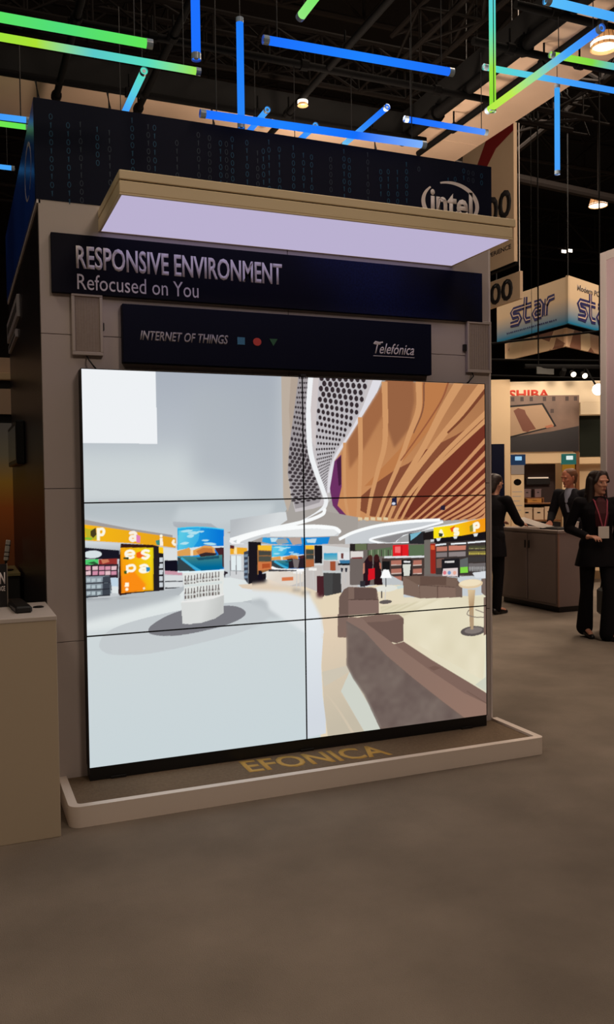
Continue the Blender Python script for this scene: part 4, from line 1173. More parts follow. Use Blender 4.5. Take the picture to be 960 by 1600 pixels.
# ------------------------------------------------------------------ left foreground pedestal and what stands on it
ped = thing('display_pedestal', 'plain cream pedestal cabinet at the left edge in front of the stand', 'pedestal', (-.62, -.18, 0))
obj('body', Bx(-1.05, -.192, -.442, .085, 0, 1.0, .002), M['cab'], ped)
obj('top', Bx(-1.05, -.190, -.444, .086, 1.0, 1.02, .002), M['white'], ped)
b = cyl(bmesh.new(), (-.242, -.116, 1.018), (-.242, -.116, 1.024), .026, seg=28); cyl(b, (-.242, -.116, 1.024), (-.242, -.116, 1.026), .020, seg=28)
obj('cable_grommet', b, M['black'], ped, 'round dark cable hole cover')
ph = thing('handheld_scanner', 'small black handheld device lying on the cream pedestal', 'handheld device', (-.335, -.13, 1.02), 0)
Mx = Matrix.Translation((-.333, -.125, 1.02)) @ Matrix.Rotation(math.radians(-86), 4, 'Z')
obj('case', Bx(-.17, .17, -.038, .038, 0, .032, .008, M=Mx), M['black'], ph)
obj('glass', Bx(-.12, .15, -.030, .030, .032, .0335, M=Mx), mat('dark_glass', (6, 6, 8), .5), ph)
ns = thing('counter_sign', 'small black sign with pale capital letters standing on the cream pedestal', 'sign', (-.5, -.03, 1.02))
obj('board', Bx(-.62, -.379, -.03, -.018, 1.02, 1.232, .001), M['ink'], ns)
F = FRONT(-.03)
obj('lettering', text(text(bmesh.new(), 'N', (-.413, 1.135, -.388, 1.192), F, 0, .001, bold=.03), 'DGE', (-.420, 1.100, -.389, 1.124), F, 0, .001, bold=.02), M['plain'], ns, smooth=False)
obj('holder_edge', Bx(-.381, -.376, -.034, -.014, 1.02, 1.235), mat('clear_edge', (120, 110, 100), .2), ns)
rp = thing('dark_pedestal', 'charcoal pedestal with pale olive top against the tower side', 'pedestal', (-.6, 2.03, 0))
obj('body', Bx(-1.2, -.205, 1.74, 2.36, 0, 1.0, .002), M['darkgreen'], rp); obj('top', Bx(-1.2, -.200, 1.73, 2.365, 1.0, 1.02, .002), M['greentop'], rp)
pn = thing('handset_stand', 'slim pale handset upright on a dark disc base on the charcoal pedestal', 'handset', (-.285, 1.95, 1.02))
b = cyl(bmesh.new(), (-.285, 1.95, 1.02), (-.285, 1.95, 1.03), .05, seg=24); cyl(b, (-.285, 1.95, 1.03), (-.283, 1.95, 1.09), .008)
obj('base', b, M['black'], pn)
Mx = Matrix.Translation((-.283, 1.95, 1.09)) @ Matrix.Rotation(.14, 4, 'Y')
obj('handset', Bx(-.017, .017, -.01, .01, 0, .15, .006, M=Mx), M['paper'], pn)
b = bmesh.new()
for zz in (.03, .06, .11): box(b, -.0175, .0175, -.0105, .0105, zz, zz+.006, M=Mx)
obj('button_row', b, M['black'], pn)
mon = thing('wall_monitor', 'black monitor box mounted high on the dark tower side', 'monitor', (-.215, 1.8, 1.755))
obj('casing', Bx(-.235, WX0-.002, 1.32, 2.2, 1.76, 2.04, .006), M['black'], mon); obj('screen', Bx(-.237, -.235, 1.36, 2.16, 1.79, 2.01), mat('dead_screen', (10, 11, 16), .15), mon)
bw = thing('demo_backwall', 'lit back panel fading from grey to orange behind the charcoal pedestal', 'back panel', (-.9, 2.8, 0))
def gradient_mat():
    m = mat('sunset_print', (90, 60, 30), .5); nt = m.node_tree; b = nt.nodes['Principled BSDF']
    tc = nt.nodes.new('ShaderNodeTexCoord'); s = nt.nodes.new('ShaderNodeSeparateXYZ'); mr = nt.nodes.new('ShaderNodeMapRange'); mr.inputs[1].default_value = .8; mr.inputs[2].default_value = 2.1
    r = nt.nodes.new('ShaderNodeValToRGB'); e = r.color_ramp.elements
    e[0].color = (*lin((46, 24, 12)), 1); e[1].color = (*lin((66, 66, 62)), 1)
    for p, c in ((.25, (70, 28, 8)), (.5, (110, 48, 12)), (.66, (120, 84, 24)), (.82, (84, 78, 60))): q = e.new(p); q.color = (*lin(c), 1)
    nt.links.new(tc.outputs['Object'], s.inputs[0]); nt.links.new(s.outputs['Z'], mr.inputs[0]); nt.links.new(mr.outputs[0], r.inputs[0])
    nt.links.new(r.outputs['Color'], b.inputs['Emission Color']); b.inputs['Emission Strength'].default_value = .35; return m
obj('lit_screen', Bx(-1.6, -.165, 2.70, 2.74, .9, 2.12), gradient_mat(), bw, 'dim glowing sunset picture')
obj('frame', Bx(-1.6, -.16, 2.74, 2.80, 0, 2.19), M['black'], bw)
obj('header', Bx(-1.6, -.16, 2.705, 2.78, 2.19, 2.39, .002), M['tan'], bw); obj('shelf', Bx(-1.6, -.16, 2.69, 2.80, 2.462, 2.515, .002), M['cream'], bw)
obj('top_board', Bx(-1.6, -.16, 2.74, 2.80, 2.515, 2.64, .002), M['tan'], bw); obj('gap_panel', Bx(-1.6, -.16, 2.75, 2.80, 2.39, 2.462), M['black'], bw)
# ------------------------------------------------------------------ overhead rig: soffit, pipes, trusses
b = Bx(-4.2, 4.38, 2.95, 3.85, 5.0, 5.16, .01)
so = thing('overhead_soffit', 'L-shaped tan cloth soffit hung above the stand', 'soffit', (1, 3.4, 5.0))
obj('rear_run', b, M['tan'], so); obj('side_run', Bx(3.52, 4.38, -5, 2.949, 5.0, 5.16, .01), M['tan'], so)
obj('inner_edge', box(Bx(-4.2, 3.52, 2.91, 2.95, 4.98, 5.18), 3.48, 3.52, -5, 2.95, 4.98, 5.18), M['matt'], so)
def pipe(p0, p1, label, r=.028):
    b = cyl(bmesh.new(), p0, p1, r, seg=12)
    t = thing('rigging_pipe', label, 'rigging pipe', p0, group='black pipes under the soffit')
    obj('pipe', b, M['pipe'], t)
    d = (Vector(p1)-Vector(p0)); n = max(int(d.length/1.1), 2)
    for k in range(n):
        q = Vector(p0)+d*((k+.5)/n); dn = d.normalized(); b = bmesh.new()
        cyl(b, q-dn*.03, q+dn*.03, r*1.5, seg=10); cyl(b, q, (q.x, q.y, 5.0), .008, seg=6)
        obj('clamp', b, M['pipe'], t)
    return t
pipe((-2, 2.69, 4.85), (3.6, 2.69, 4.85), 'long black pipe running parallel to the screen below the rear soffit')
pipe((.25, -1.5, 4.85), (.25, 3.6, 4.85), 'black pipe running back over the left part of the stand')
pipe((.93, -1.5, 4.85), (.93, 3.6, 4.85), 'black pipe running back beside the pale cyan tube')
pipe((2.18, -1.5, 4.86), (2.18, 3.2, 4.86), 'black pipe running back over the right part of the screen')
pipe((3.70, -3.5, 4.85), (3.70, 3.0, 4.85), 'black pipe running along the right soffit')
pipe((3.0, .97, 4.85), (4.3, .97, 4.85), 'short black cross pipe under the right soffit')
pipe((3.0, .455, 4.85), (4.3, .455, 4.85), 'short black cross pipe near the top right corner')
pipe((.2, 1.75, 4.85), (3.75, 1.75, 4.85), 'black cross pipe behind the upright blue tube')
pipe((3.46, -3.5, 4.9), (3.46, 2.9, 4.9), 'black pipe along the inner edge of the right soffit', .05)

def truss(p0, p1, w, label, grp, m, seg=.5, r=.024):
    p0, p1 = Vector(p0), Vector(p1); d = p1-p0; L = d.length; dn = d.normalized()
    sd = dn.cross(Vector((0, 0, 1))).normalized()*w/2; uz = Vector((0, 0, w/2))
    t = thing('truss', label, 'truss', p0, group=grp)
    cs = [sd+uz, -sd+uz, -sd-uz, sd-uz]
    b = bmesh.new()
    for c in cs: cyl(b, p0+c, p1+c, r, seg=8)
    obj('chord', b, m, t)
    b = bmesh.new(); n = int(L/seg)
    for k in range(n):
        a, e = p0+dn*(k*L/n), p0+dn*((k+1)*L/n)
        for i in range(4):
            c0, c1 = cs[i], cs[(i+1) % 4]
            if k % 2: c0, c1 = c1, c0
            cyl(b, a+c0, e+c1, r*.55, seg=6); cyl(b, a+cs[i], a+cs[(i+1) % 4], r*.5, seg=6)
    obj('lacing', b, m, t)
    return t
G_T = 'lighting trusses above the stand'
truss((-4, 2.75, 5.45), (5.5, 2.75, 5.45), .3, 'dull metal box truss hung over the rear soffit', G_T, M['steel'])
truss((3.3, -5, 5.5), (3.3, 2.5, 5.5), .3, 'dull metal box truss hung over the right soffit', G_T, M['steel'])
truss((-4, 6.5, 7.4), (9, 6.5, 7.4), .45, 'dark box truss farther back than the rear soffit', G_T, M['steel'])
G_R = 'roof trusses of the hall'
for y, z, lab in ((12, 12.6, 'nearest steel roof truss under the dark roof'), (19, 12.6, 'middle steel roof truss under the dark roof'), (27, 12.6, 'farther steel roof truss under the dark roof')):
    truss((-10, y, z), (30, y, z), 1.6, lab, G_R, M['rooft'], 2.0, .07)
truss((10, 2, 10.7), (16, 40, 10.7), 1.6, 'steel roof truss crossing the others lengthwise', G_R, M['rooft'], 2.0, .07)
tag(obj('duct_pipe', cyl(bmesh.new(), (4, 13, 9.4), (30, 16, 9.4), .12, seg=10), M['rooft']), 'long thin duct slung under the dark roof at right', 'duct')

# ------------------------------------------------------------------ coloured light tubes
GREEN, LIME, CYAN, BLUE, SKY, AQUA = (96, 230, 84), (156, 228, 66), (90, 206, 226), (28, 112, 255), (70, 165, 250), (90, 220, 190)
tube_mats = {}
def tube_mat(cols):
    key = tuple(cols)
    if key in tube_mats: return tube_mats[key]
    m = bpy.data.materials.new('light_tube_glow'); m.use_nodes = True; nt = m.node_tree; nt.nodes.clear()
    tc = nt.nodes.new('ShaderNodeTexCoord'); s = nt.nodes.new('ShaderNodeSeparateXYZ'); r = nt.nodes.new('ShaderNodeValToRGB')
    e = r.color_ramp.elements; n = len(cols)
    e[0].color = (*lin(cols[0]), 1); e[1].color = (*lin(cols[-1]), 1)
    for i, c in enumerate(cols[1:-1], 1): q = e.new(i/(n-1)); q.color = (*lin(c), 1)
    em = nt.nodes.new('ShaderNodeEmission'); em.inputs[1].default_value = 1.0; o = nt.nodes.new('ShaderNodeOutputMaterial')
    nt.links.new(tc.outputs['Generated'], s.inputs[0])
    ad = nt.nodes.new('ShaderNodeMath'); ad.operation = 'MULTIPLY'; ad.inputs[1].default_value = 1
    # generated coordinate along the long axis of the tube (the tubes are modelled along their own Z)
    nt.links.new(s.outputs['Z'], ad.inputs[0]); nt.links.new(ad.outputs[0], r.inputs['Fac']); nt.links.new(r.outputs['Color'], em.inputs[0]); nt.links.new(em.outputs[0], o.inputs[0])
    tube_mats[key] = m; return m
capm = mat('clear_end_cap', (150, 170, 190), .2)
def light_tube(p0, p1, cols, label, r=.0215, hang=4.85, at=(.06, .94)):
    p0, p1 = Vector(p0), Vector(p1); d = p1-p0; L = d.length
    t = thing('light_tube', label, 'light tube', (p0+p1)/2, group='coloured light tubes hanging over the stand')
    q = d.to_track_quat('Z', 'Y'); Mq = q.to_matrix().to_4x4()
    # the tube keeps its long axis on its own Z so the colours run along it
    b = cyl(bmesh.new(), (0, 0, -L/2), (0, 0, L/2), r, seg=20)
    o = obj('tube', b, tube_mat(cols), t, local=True); o.rotation_mode = 'QUATERNION'; o.rotation_quaternion = q
    for s in (-1, 1):
        b = bmesh.new()
        bmesh.ops.create_cone(b, cap_ends=False, segments=20, radius1=r*1.06, radius2=r*1.06, depth=.03, matrix=Matrix.Translation((0, 0, s*(L/2-.005))))
        cyl(b, (0, 0, s*(L/2+.0005)), (0, 0, s*(L/2+.004)), r*.5, seg=14)
        c = obj('end_cap', b, capm, t, local=True); c.rotation_mode = 'QUATERNION'; c.rotation_quaternion = q
    horiz = abs(d.z) < .5*L
    for f in (at if horiz else (1.0 if p1.z > p0.z else 0.0,)):
        p = p0+d*f
        if p.z < hang-.02: obj('hanging_wire', cyl(bmesh.new(), (p.x, p.y, p.z+(r*.9 if horiz else 0)), (p.x, p.y, hang), .003, seg=6), M['cable'], t)
light_tube((-.95, -.449, 3.662), (.288, -.449, 3.667), (GREEN, GREEN, (80, 220, 120), GREEN), 'bright green tube at upper left, the higher of the two long green ones')
light_tube((-.75, .556, 4.071), (.80, .556, 4.073), (LIME, LIME, (170, 225, 50), (90, 200, 200), AQUA, LIME), 'long lime tube with a cyan middle at upper left')
light_tube((.490, -.512, 4.62), (.490, -.512, 3.61), (BLUE, BLUE), 'upright blue tube cut by the top of the picture', hang=4.85)
light_tube((1.030, .463, 4.375), (1.030, .463, 3.746), ((30, 124, 250), (40, 134, 250)), 'upright blue tube standing over the left part of the long low blue tube')
light_tube((.896, -.34, 3.85), (1.992, -.34, 3.873), (BLUE, (30, 130, 255), (30, 110, 250)), 'long blue tube at top centre, the thickest of the blue ones')
light_tube((.681, .085, 3.620), (2.061, .085, 3.642), (BLUE, (30, 130, 255), (20, 110, 250), (130, 180, 250)), 'long blue tube lying across the top edge of the dark printed band')
light_tube((.497, .682, 4.080), (.497, 1.50, 4.092), (AQUA, CYAN, SKY, SKY), 'pale cyan tube pointing backwards behind the lime tube')
light_tube((1.568, 1.48, 4.338), (1.568, 2.0, 4.343), (SKY, BLUE), 'short blue tube pointing backwards beside the upright blue one', at=(.52,))
light_tube((2.376, 1.149, 4.345), (2.376, 1.90, 4.352), (BLUE, (50, 140, 250), (120, 200, 240)), 'blue tube pointing backwards over the right part of the band', at=(.80,))
light_tube((1.889, 1.344, 4.218), (1.889, 1.8, 4.234), (SKY, BLUE), 'short blue tube peeping over the middle of the long low blue tube', at=(.89,))
light_tube((2.499, 1.095, 4.258), (3.194, 1.095, 4.260), (BLUE, (40, 120, 255), (90, 150, 250)), 'medium blue tube to the right of the long low one')
light_tube((2.726, .330, 4.84), (2.726, .330, 4.046), (CYAN, AQUA, LIME, (140, 220, 50)), 'tall upright green tube at right, cyan towards its top')
light_tube((2.719, -.70, 4.072), (2.719, .372, 4.062), ((60, 130, 250), SKY, (150, 220, 160), (190, 235, 80), (180, 235, 70)), 'slanting looking tube turning from blue to lime at upper right')
light_tube((3.043, .885, 4.630), (4.35, .885, 4.655), (AQUA, CYAN, SKY, (60, 150, 250), (60, 150, 250)), 'long cyan to blue tube behind the slanting lime one')
light_tube((3.279, .43, 4.549), (4.30, .43, 4.575), (LIME, (130, 220, 70), SKY, SKY), 'lime to blue tube at the far right edge')
light_tube((2.218, -.877, 4.030), (3.20, -.877, 4.030), ((90, 190, 250), SKY, SKY), 'pale blue tube in the top right corner')
light_tube((4.038, 1.318, 4.84), (4.038, 1.318, 4.134), ((60, 160, 240), SKY, (70, 160, 255)), 'upright sky blue tube hanging at far right', hang=5.0)
light_tube((1.015, -1.30, 3.878), (1.015, -.531, 3.893), (GREEN, GREEN, (150, 235, 130)), 'green tube end pointing backwards at the top edge')
light_tube((-.95, 2.22, 4.300), (-.036, 2.22, 4.317), (SKY, (60, 140, 250), SKY), 'blue tube end left of the tower, above the green one')
light_tube((-.95, 3.056, 4.588), (.028, 3.056, 4.597), (LIME, GREEN), 'green tube end left of the tower between two blue ones', hang=5.0)
light_tube((-.95, 4.123, 4.612), (-.023, 4.123, 4.620), (SKY, SKY), 'lowest blue tube end left of the tower', hang=5.0)
# loose black cables hanging from the pipes
for x0, y0, lab in ((.06, 2.69, 'loose black cable looped from the pipe over the tower corner'), (.62, 2.69, 'loose black cable between the two left pipes'), (1.5, 2.69, 'knotted black cable behind the end of the long low blue tube'), (3.05, 2.69, 'black cable hanging beside the right pipe corner')):
    pts = [(x0, y0, 4.84), (x0+.02, y0, 4.70), (x0-.02, y0+.02, 4.58), (x0+.01, y0+.03, 4.45), (x0+.05, y0+.02, 4.36), (x0+.07, y0, 4.48), (x0+.05, y0-.01, 4.60)]
    tag(obj('rig_cable', tube(bmesh.new(), pts, .012, 7), M['cable']), lab, 'cable', 'loose cables on the rig')

# ------------------------------------------------------------------ hall lamps
glow = emis('warm_lamp_glow', (255, 240, 220), 4)
shade_m = mat('lit_lamp_shade', (230, 180, 130), .5, emit=(220, 150, 90), strength=.45)
def pendant(p, r, label, zt=14.0, pw=150):
    x, y, z = p
    t = thing('pendant_lamp', label, 'pendant lamp', p, group='high bay lamps of the hall')
    b = bmesh.new(); bmesh.ops.create_cone(b, cap_ends=False, segments=32, radius1=r, radius2=r*.72, depth=r*.95, matrix=Matrix.Translation((x, y, z+r*.475)))
    bmesh.ops.solidify(b, geom=b.faces[:], thickness=.01)
    obj('shade', b, shade_m, t)
    b = bmesh.new()
    for k in range(16):
        a = k*math.pi/8; cyl(b, (x+r*1.005*math.cos(a), y+r*1.005*math.sin(a), z), (x+r*.725*math.cos(a), y+r*.725*math.sin(a), z+r*.95), r*.02, seg=5)
    obj('shade_rib', b, M['wood'], t)
    b = bmesh.new(); bmesh.ops.create_cone(b, cap_ends=True, segments=32, radius1=r*.96, radius2=r*.96, depth=.02, matrix=Matrix.Translation((x, y, z+.03)))
    obj('diffuser', b, glow, t, 'glowing white disc')
    b = cyl(bmesh.new(), (x, y, z+r*.95), (x, y, z+r*1.5), r*.35, r*.2); obj('ballast', b, M['rooft'], t)
    obj('stem', cyl(bmesh.new(), (x, y, z+r*1.5), (x, y, zt), .02, seg=6), M['rooft'], t)
pendant((3.68, .356, 4.63), .10, 'glowing white can lamp under the right soffit in the upper right corner', zt=4.85)
pendant((16.251, 14.823, 9.30), .26, 'glowing pendant lamp with ribbed shade above the hanging blue and beige sign')
pendant((2.18, 2.285, 4.79), .045, 'small glowing lamp behind the blue tubes at top centre', zt=4.85)
def far_lamp(p, label):
    t = thing('twin_floodlight', label, 'floodlight', p)
    for s in (-1, 1):
        b = Bx(p[0]+s*.16-.12, p[0]+s*.16+.12, p[1]-.1, p[1]+.1, p[2]+s*.03, p[2]+.14+s*.03, .02); h = obj('lamp_head', b, M['rooft'], t)
        obj('lens', Bx(p[0]+s*.16-.11, p[0]+s*.16+.11, p[1]-.115, p[1]-.1, p[2]+.01+s*.03, p[2]+.13+s*.03), glow, h)
    obj('bar', Bx(p[0]-.4, p[0]+.4, p[1]-.02, p[1]+.02, p[2]+.15, p[2]+.19), M['rooft'], t)
    obj('stem', cyl(bmesh.new(), (p[0], p[1], p[2]+.19), (p[0], p[1], 14.0), .02, seg=6), M['rooft'], t)
far_lamp((23.36, 24.95, 11.18), 'tiny distant pair of lit floodlights high at right')

# ------------------------------------------------------------------ hanging signs
bn = thing('hanging_banner', 'tall beige hanging banner with a dark red ribbon and big round numerals', 'banner', (6.75, 6.25, 4.69))
obj('cloth', Bx(6.74, 6.80, 5.63, 6.93, 4.69, 7.1, .004), M['bannerm'], bn)
Fb = SIDE(6.74)
obj('red_ribbon_print', prism(bmesh.new(), [(-6.70, 5.9), (-6.55, 6.317), (-6.25, 6.68), (-6.06, 6.713), (-5.632, 6.80), (-5.632, 6.52), (-6.05, 6.42), (-6.30, 6.22), (-6.42, 5.9)], 0, .003, Fb), M['darkred'], bn, 'dark red ribbon shape', smooth=False)
obj('number_print', text(bmesh.new(), '500', (-6.62, 5.36, -5.69, 5.76), Fb, 0, .003, bold=.03), M['ink'], bn, smooth=False)
lb = text(bmesh.new(), 'CUSTOMER', (-6.40, 5.02, -5.70, 5.085), Fb, 0, .003, bold=.01); text(lb, 'EXPERIENCE', (-6.40, 4.90, -5.70, 4.965), Fb, 0, .003, bold=.01)
obj('lettering', lb, M['ink'], bn, smooth=False)
for z_ in (7.08, 4.66): obj('rail', Bx(6.735, 6.81, 5.6, 6.95, z_, z_+.035), M['pipe'], bn)
for y_ in (5.7, 6.85): obj('hanging_wire', cyl(bmesh.new(), (6.77, y_, 7.1), (6.77, y_, 14.0), .006, seg=5), M['cable'], bn)
bn = thing('hanging_banner', 'short beige hanging banner with black round numerals below the tall one', 'banner', (6.8, 5.95, 4.15))
obj('cloth', Bx(6.78, 6.83, 5.552, 6.6, 4.17, 4.555, .004), M['bannerm'], bn)
obj('number_print', text(bmesh.new(), '500', (-6.55, 4.20, -5.72, 4.51), SIDE(6.78), 0, .003, bold=.03), M['ink'], bn, smooth=False)
obj('cord', cyl(bmesh.new(), (6.79, 5.575, 4.553), (6.79, 5.575, 14.0), .006, seg=5), M['paper'], bn); obj('cord', cyl(bmesh.new(), (6.79, 6.5, 4.553), (6.79, 6.5, 4.66), .006, seg=5), M['cable'], bn)

# corner sign hung over a distant stand
def sky_grad():
    m = mat('beige_to_teal_print', (200, 176, 140), .6); nt = m.node_tree; b = nt.nodes['Principled BSDF']
    tc = nt.nodes.new('ShaderNodeTexCoord'); s = nt.nodes.new('ShaderNodeSeparateXYZ'); r = nt.nodes.new('ShaderNodeValToRGB')
    e = r.color_ramp.elements; e[0].position = .02; e[0].color = (*lin((0, 116, 160)), 1); e[1].position = .55; e[1].color = (*lin((206, 182, 150)), 1)
    nt.links.new(tc.outputs['Generated'], s.inputs[0]); nt.links.new(s.outputs['Z'], r.inputs['Fac']); nt.links.new(r.outputs['Color'], b.inputs['Base Color']); return m
ss = thing('hanging_corner_sign', 'cornered hanging sign fading beige to teal with striped blue lettering', 'hanging sign', (12.3, 11.3, 4.5))
SZ0, SZ1 = 4.925, 5.91
A, Bc, Cc = Vector((11.41, 12.75)), Vector((11.41, 10.19)), Vector((14.0, 11.28))
gm = sky_grad()
def panel(p, q, z0, z1, th, nm, m, parent, label=None):
    d = (q-p).normalized(); n = Vector((-d.y, d.x))
    if n.y < 0 and abs(n.y) > .2 or (abs(n.y) <= .2 and n.x < 0): n = -n
    c = [p, q, q+n*th, p+n*th]
    return obj(nm, prism(bmesh.new(), [(v.x, v.y) for v in c], z0, z1, lambda u, v, d_: (u, v, d_)), m, parent, label, smooth=False)
panel(A, Bc, SZ0, SZ1, .05, 'side_face', gm, ss); panel(Bc, Cc, SZ0, SZ1+.02, .05, 'front_face', gm, ss)
logo_mat = mat('navy_letters', (34, 34, 90), .6); lite = mat('beige_letter_line', (200, 176, 160), .6)
paths = {'s': [[(.95, .62), (.25, .62), (.12, .52), (.25, .36), (.75, .34), (.9, .18), (.75, .03), (.02, .03)]],
         't': [[(.32, 1.0), (.32, .18), (.48, .03), (.85, .03)], [(.0, .62), (.85, .62)]],
         'a': [[(.15, .62), (.65, .62), (.82, .48), (.82, .0)], [(.82, .34), (.3, .34), (.14, .2), (.3, .03), (.82, .03)]],
         'r': [[(.2, 0), (.2, .66)], [(.2, .40), (.4, .62), (.85, .64)]]}
def striped(f, u0, v0, h, w, word='star', sh=.12):
    b1_, b2_ = bmesh.new(), bmesh.new()
    for i, ch in enumerate(word):
        for p in paths[ch]:
            q = [(u0+(i*.98+x)*w+y*h*sh, v0+y*h) for x, y in p]
            ribbon(b1_, q, h*.23, 0, .006, f); ribbon(b2_, q, h*.045, .006, .009, f)
    return b1_, b2_
f1 = lambda u, v, d: (11.41-d, -u, v)
x1, x2 = striped(f1, -12.22, 5.23, .54, .41, sh=.1)
lo = obj('side_logo', x1, logo_mat, ss, smooth=False); obj('inner_line', x2, lite, lo, smooth=False)
dd = (Cc-Bc).normalized(); nn = Vector((dd.y, -dd.x))
f2 = lambda u, v, d: (Bc.x+dd.x*u+nn.x*d, Bc.y+dd.y*u+nn.y*d, v)
x1, x2 = striped(f2, .42, 5.10, .58, .44, sh=0)
lo = obj('front_logo', x1, logo_mat, ss, smooth=False); obj('inner_line', x2, lite, lo, smooth=False)
obj('front_lettering', text(bmesh.new(), 'Modern POS', (.40, 5.68, 1.55, 5.80), f2, 0, .006, bold=.02), mat('grey_letters', (120, 110, 104), .6), ss, smooth=False)
b = bmesh.new()
for k in range(26):
    u = -12.35+k*.07
    box(b, 11.404, 11.41, -(u+.05*random.uniform(.5, 1)), -u, 5.055, 5.055+.03)
obj('small_print', b, logo_mat, ss, smooth=False)
A2, B2, C2 = Vector((11.6, 12.7)), Vector((11.6, 10.5)), Vector((14.0, 11.55))
def photo_print():
    m = mat('warm_picture_print', (236, 204, 164), .6); nt = m.node_tree; b = nt.nodes['Principled BSDF']
    v = nt.nodes.new('ShaderNodeTexVoronoi'); v.inputs['Scale'].default_value = 2.2; tc = nt.nodes.new('ShaderNodeTexCoord')
    r = nt.nodes.new('ShaderNodeValToRGB'); e = r.color_ramp.elements; e[0].color = (*lin((250, 222, 180)), 1); e[1].color = (*lin((150, 104, 84)), 1); e[1].position = .8
    q = e.new(.55); q.color = (*lin((232, 190, 156)), 1)
    nt.links.new(tc.outputs['Object'], v.inputs['Vector']); nt.links.new(v.outputs['Color'], r.inputs['Fac']); nt.links.new(r.outputs['Color'], b.inputs['Base Color']); return m
ppm = photo_print()
panel(A2, B2, 4.50, 4.90, .05, 'lower_side_face', ppm, ss); panel(B2, C2, 4.50, 4.90, .05, 'lower_front_face', ppm, ss)
for p in (A, Bc, Cc): obj('hanging_wire', cyl(bmesh.new(), (p.x, p.y, SZ1), (p.x, p.y, 14.0), .01, seg=5), M['cable'], ss)
# dark truss line and fabric below that sign
for p0, p1, r_, lab in (((7.2, 7.9, 3.86), (13.5, 6.0, 4.62), .018, 'dark rising pipe crossing under the cornered hanging sign'), ((6.6, 8.6, 3.75), (14, 8.2, 3.95), .018, 'dark pipe in the gloom below the cornered hanging sign'), ((6.5, 8.6, 3.50), (14, 8.0, 3.52), .018, 'lowest dark pipe just above the pale booth fascia')):
    t = thing('hall_pipe', lab, 'pipe', p0, group='dark pipes over the booths at right'); obj('pipe', cyl(bmesh.new(), p0, p1, r_, seg=8), M['pipe'], t)
    for f_ in (.2, .7):
        q = Vector(p0).lerp(Vector(p1), f_); obj('drop_wire', cyl(bmesh.new(), q, (q.x, q.y, 14.0), .004, seg=5), M['pipe'], t)
# ------------------------------------------------------------------ booth across the aisle (own frame: x right, y back, z up)
YB = -YAW
O = Vector((7.19, 6.375, 0)); RB = Matrix.Translation(O) @ Matrix.Rotation(YB, 4, 'Z')
def rbox(*a, **k): return Bx(*a, M=RB, **k)
def RF(y): return lambda u, v, d: tuple(RB @ Vector((u, y-d, v)))
bt = thing('product_booth', 'pale lit booth with red capital letters on its fascia across the aisle', 'booth', tuple(O), YB)
obj('back_wall', rbox(-.8, 2.4, 1.0, 1.06, 0, 3.1), M['cream'], bt)
obj('fascia', rbox(-.29, 2.0, .10, .25, 2.80, 3.13, .004), M['fascia'], bt)
obj('fascia_lettering', text(bmesh.new(), 'TOSHIBA', (-.32, 2.865, .63, 3.005), RF(.10), 0, .006, bold=.03), M['red'], bt, 'red capital letters', smooth=False)
obj('post', rbox(-.29, 0, -.02, .12, 0, 3.15, .004), M['cream'], bt, 'broad cream post')
obj('dark_sign', rbox(-.29, -.10, -.06, -.022, .6, 2.18, .003), M['dnavy'], bt)
obj('upper_return', rbox(1.10, 1.8, .10, .16, 2.62, 2.80, .002), M['fascia'], bt)
obj('smoked_window', rbox(1.06, 1.8, .30, .34, 1.98, 2.62, .002), mat('smoked_glass', (36, 40, 34), .2), bt)
obj('window_sill', rbox(1.04, 1.8, .22, .36, 1.87, 1.97, .003), M['cream'], bt); obj('side_panel', rbox(1.06, 1.8, .40, .44, .2, 1.86), M['cream'], bt)
obj('lintel', rbox(0, 1.06, .02, .12, 1.88, 2.04, .003), M['cream'], bt)
obj('upright', rbox(1.00, 1.05, .0, .08, 0, 2.06, .003), M['wood'], bt)
# poster
ps = thing('tablet_poster', 'dark poster showing a tablet with a brown jacket shape, over the booth shelves', 'poster', tuple(RB @ Vector((.52, 0, 2.05))), YB)
obj('board', rbox(-.01, 1.045, -.012, .02, 2.055, 2.905, .003), mat('poster_ground', (118, 94, 80), .5, noise=(2.5, .3)), ps)
Rf = RF(-.012)
obj('dark_lower_print', prism(bmesh.new(), [(-.005, 2.06), (1.04, 2.06), (1.04, 2.44), (.62, 2.36), (-.005, 2.28)], 0, .001, Rf), mat('poster_dark', (26, 22, 26), .5), ps, smooth=False)
obj('tablet_frame_print', prism(bmesh.new(), [(-.005, 2.76), (.50, 2.79), (.70, 2.44), (-.005, 2.27)], .001, .002, Rf), M['ink'], ps, smooth=False)
obj('tablet_screen_print', prism(bmesh.new(), [(-.005, 2.73), (.48, 2.765), (.665, 2.45), (-.005, 2.295)], .002, .003, Rf), mat('poster_cream', (176, 146, 116), .6), ps, smooth=False)
obj('jacket_print', prism(bmesh.new(), [(.05, 2.68), (.12, 2.72), (.22, 2.69), (.24, 2.63), (.39, 2.40), (.30, 2.38), (.26, 2.355), (.19, 2.37)], .003, .004, Rf), mat('brown_print', (116, 66, 46), .6), ps, smooth=False)
obj('tag_print', prism(bmesh.new(), [(.52, 2.44), (.63, 2.47), (.66, 2.43), (.55, 2.41)], .003, .004, Rf), mat('tan_print', (176, 110, 80), .6), ps, smooth=False)
b = bmesh.new()
for u in (.04, .18, .32, .52, .66, .86, .99): prism(b, [(u-.025, 2.82), (u+.025, 2.82), (u+.025, 2.885), (u-.025, 2.885)], .001, .002, Rf)
prism(b, [(.61, 2.64), (.66, 2.64), (.66, 2.70), (.61, 2.70)], .001, .002, Rf)
obj('spot_print', b, mat('poster_spots', (70, 54, 50), .6), ps, smooth=False)
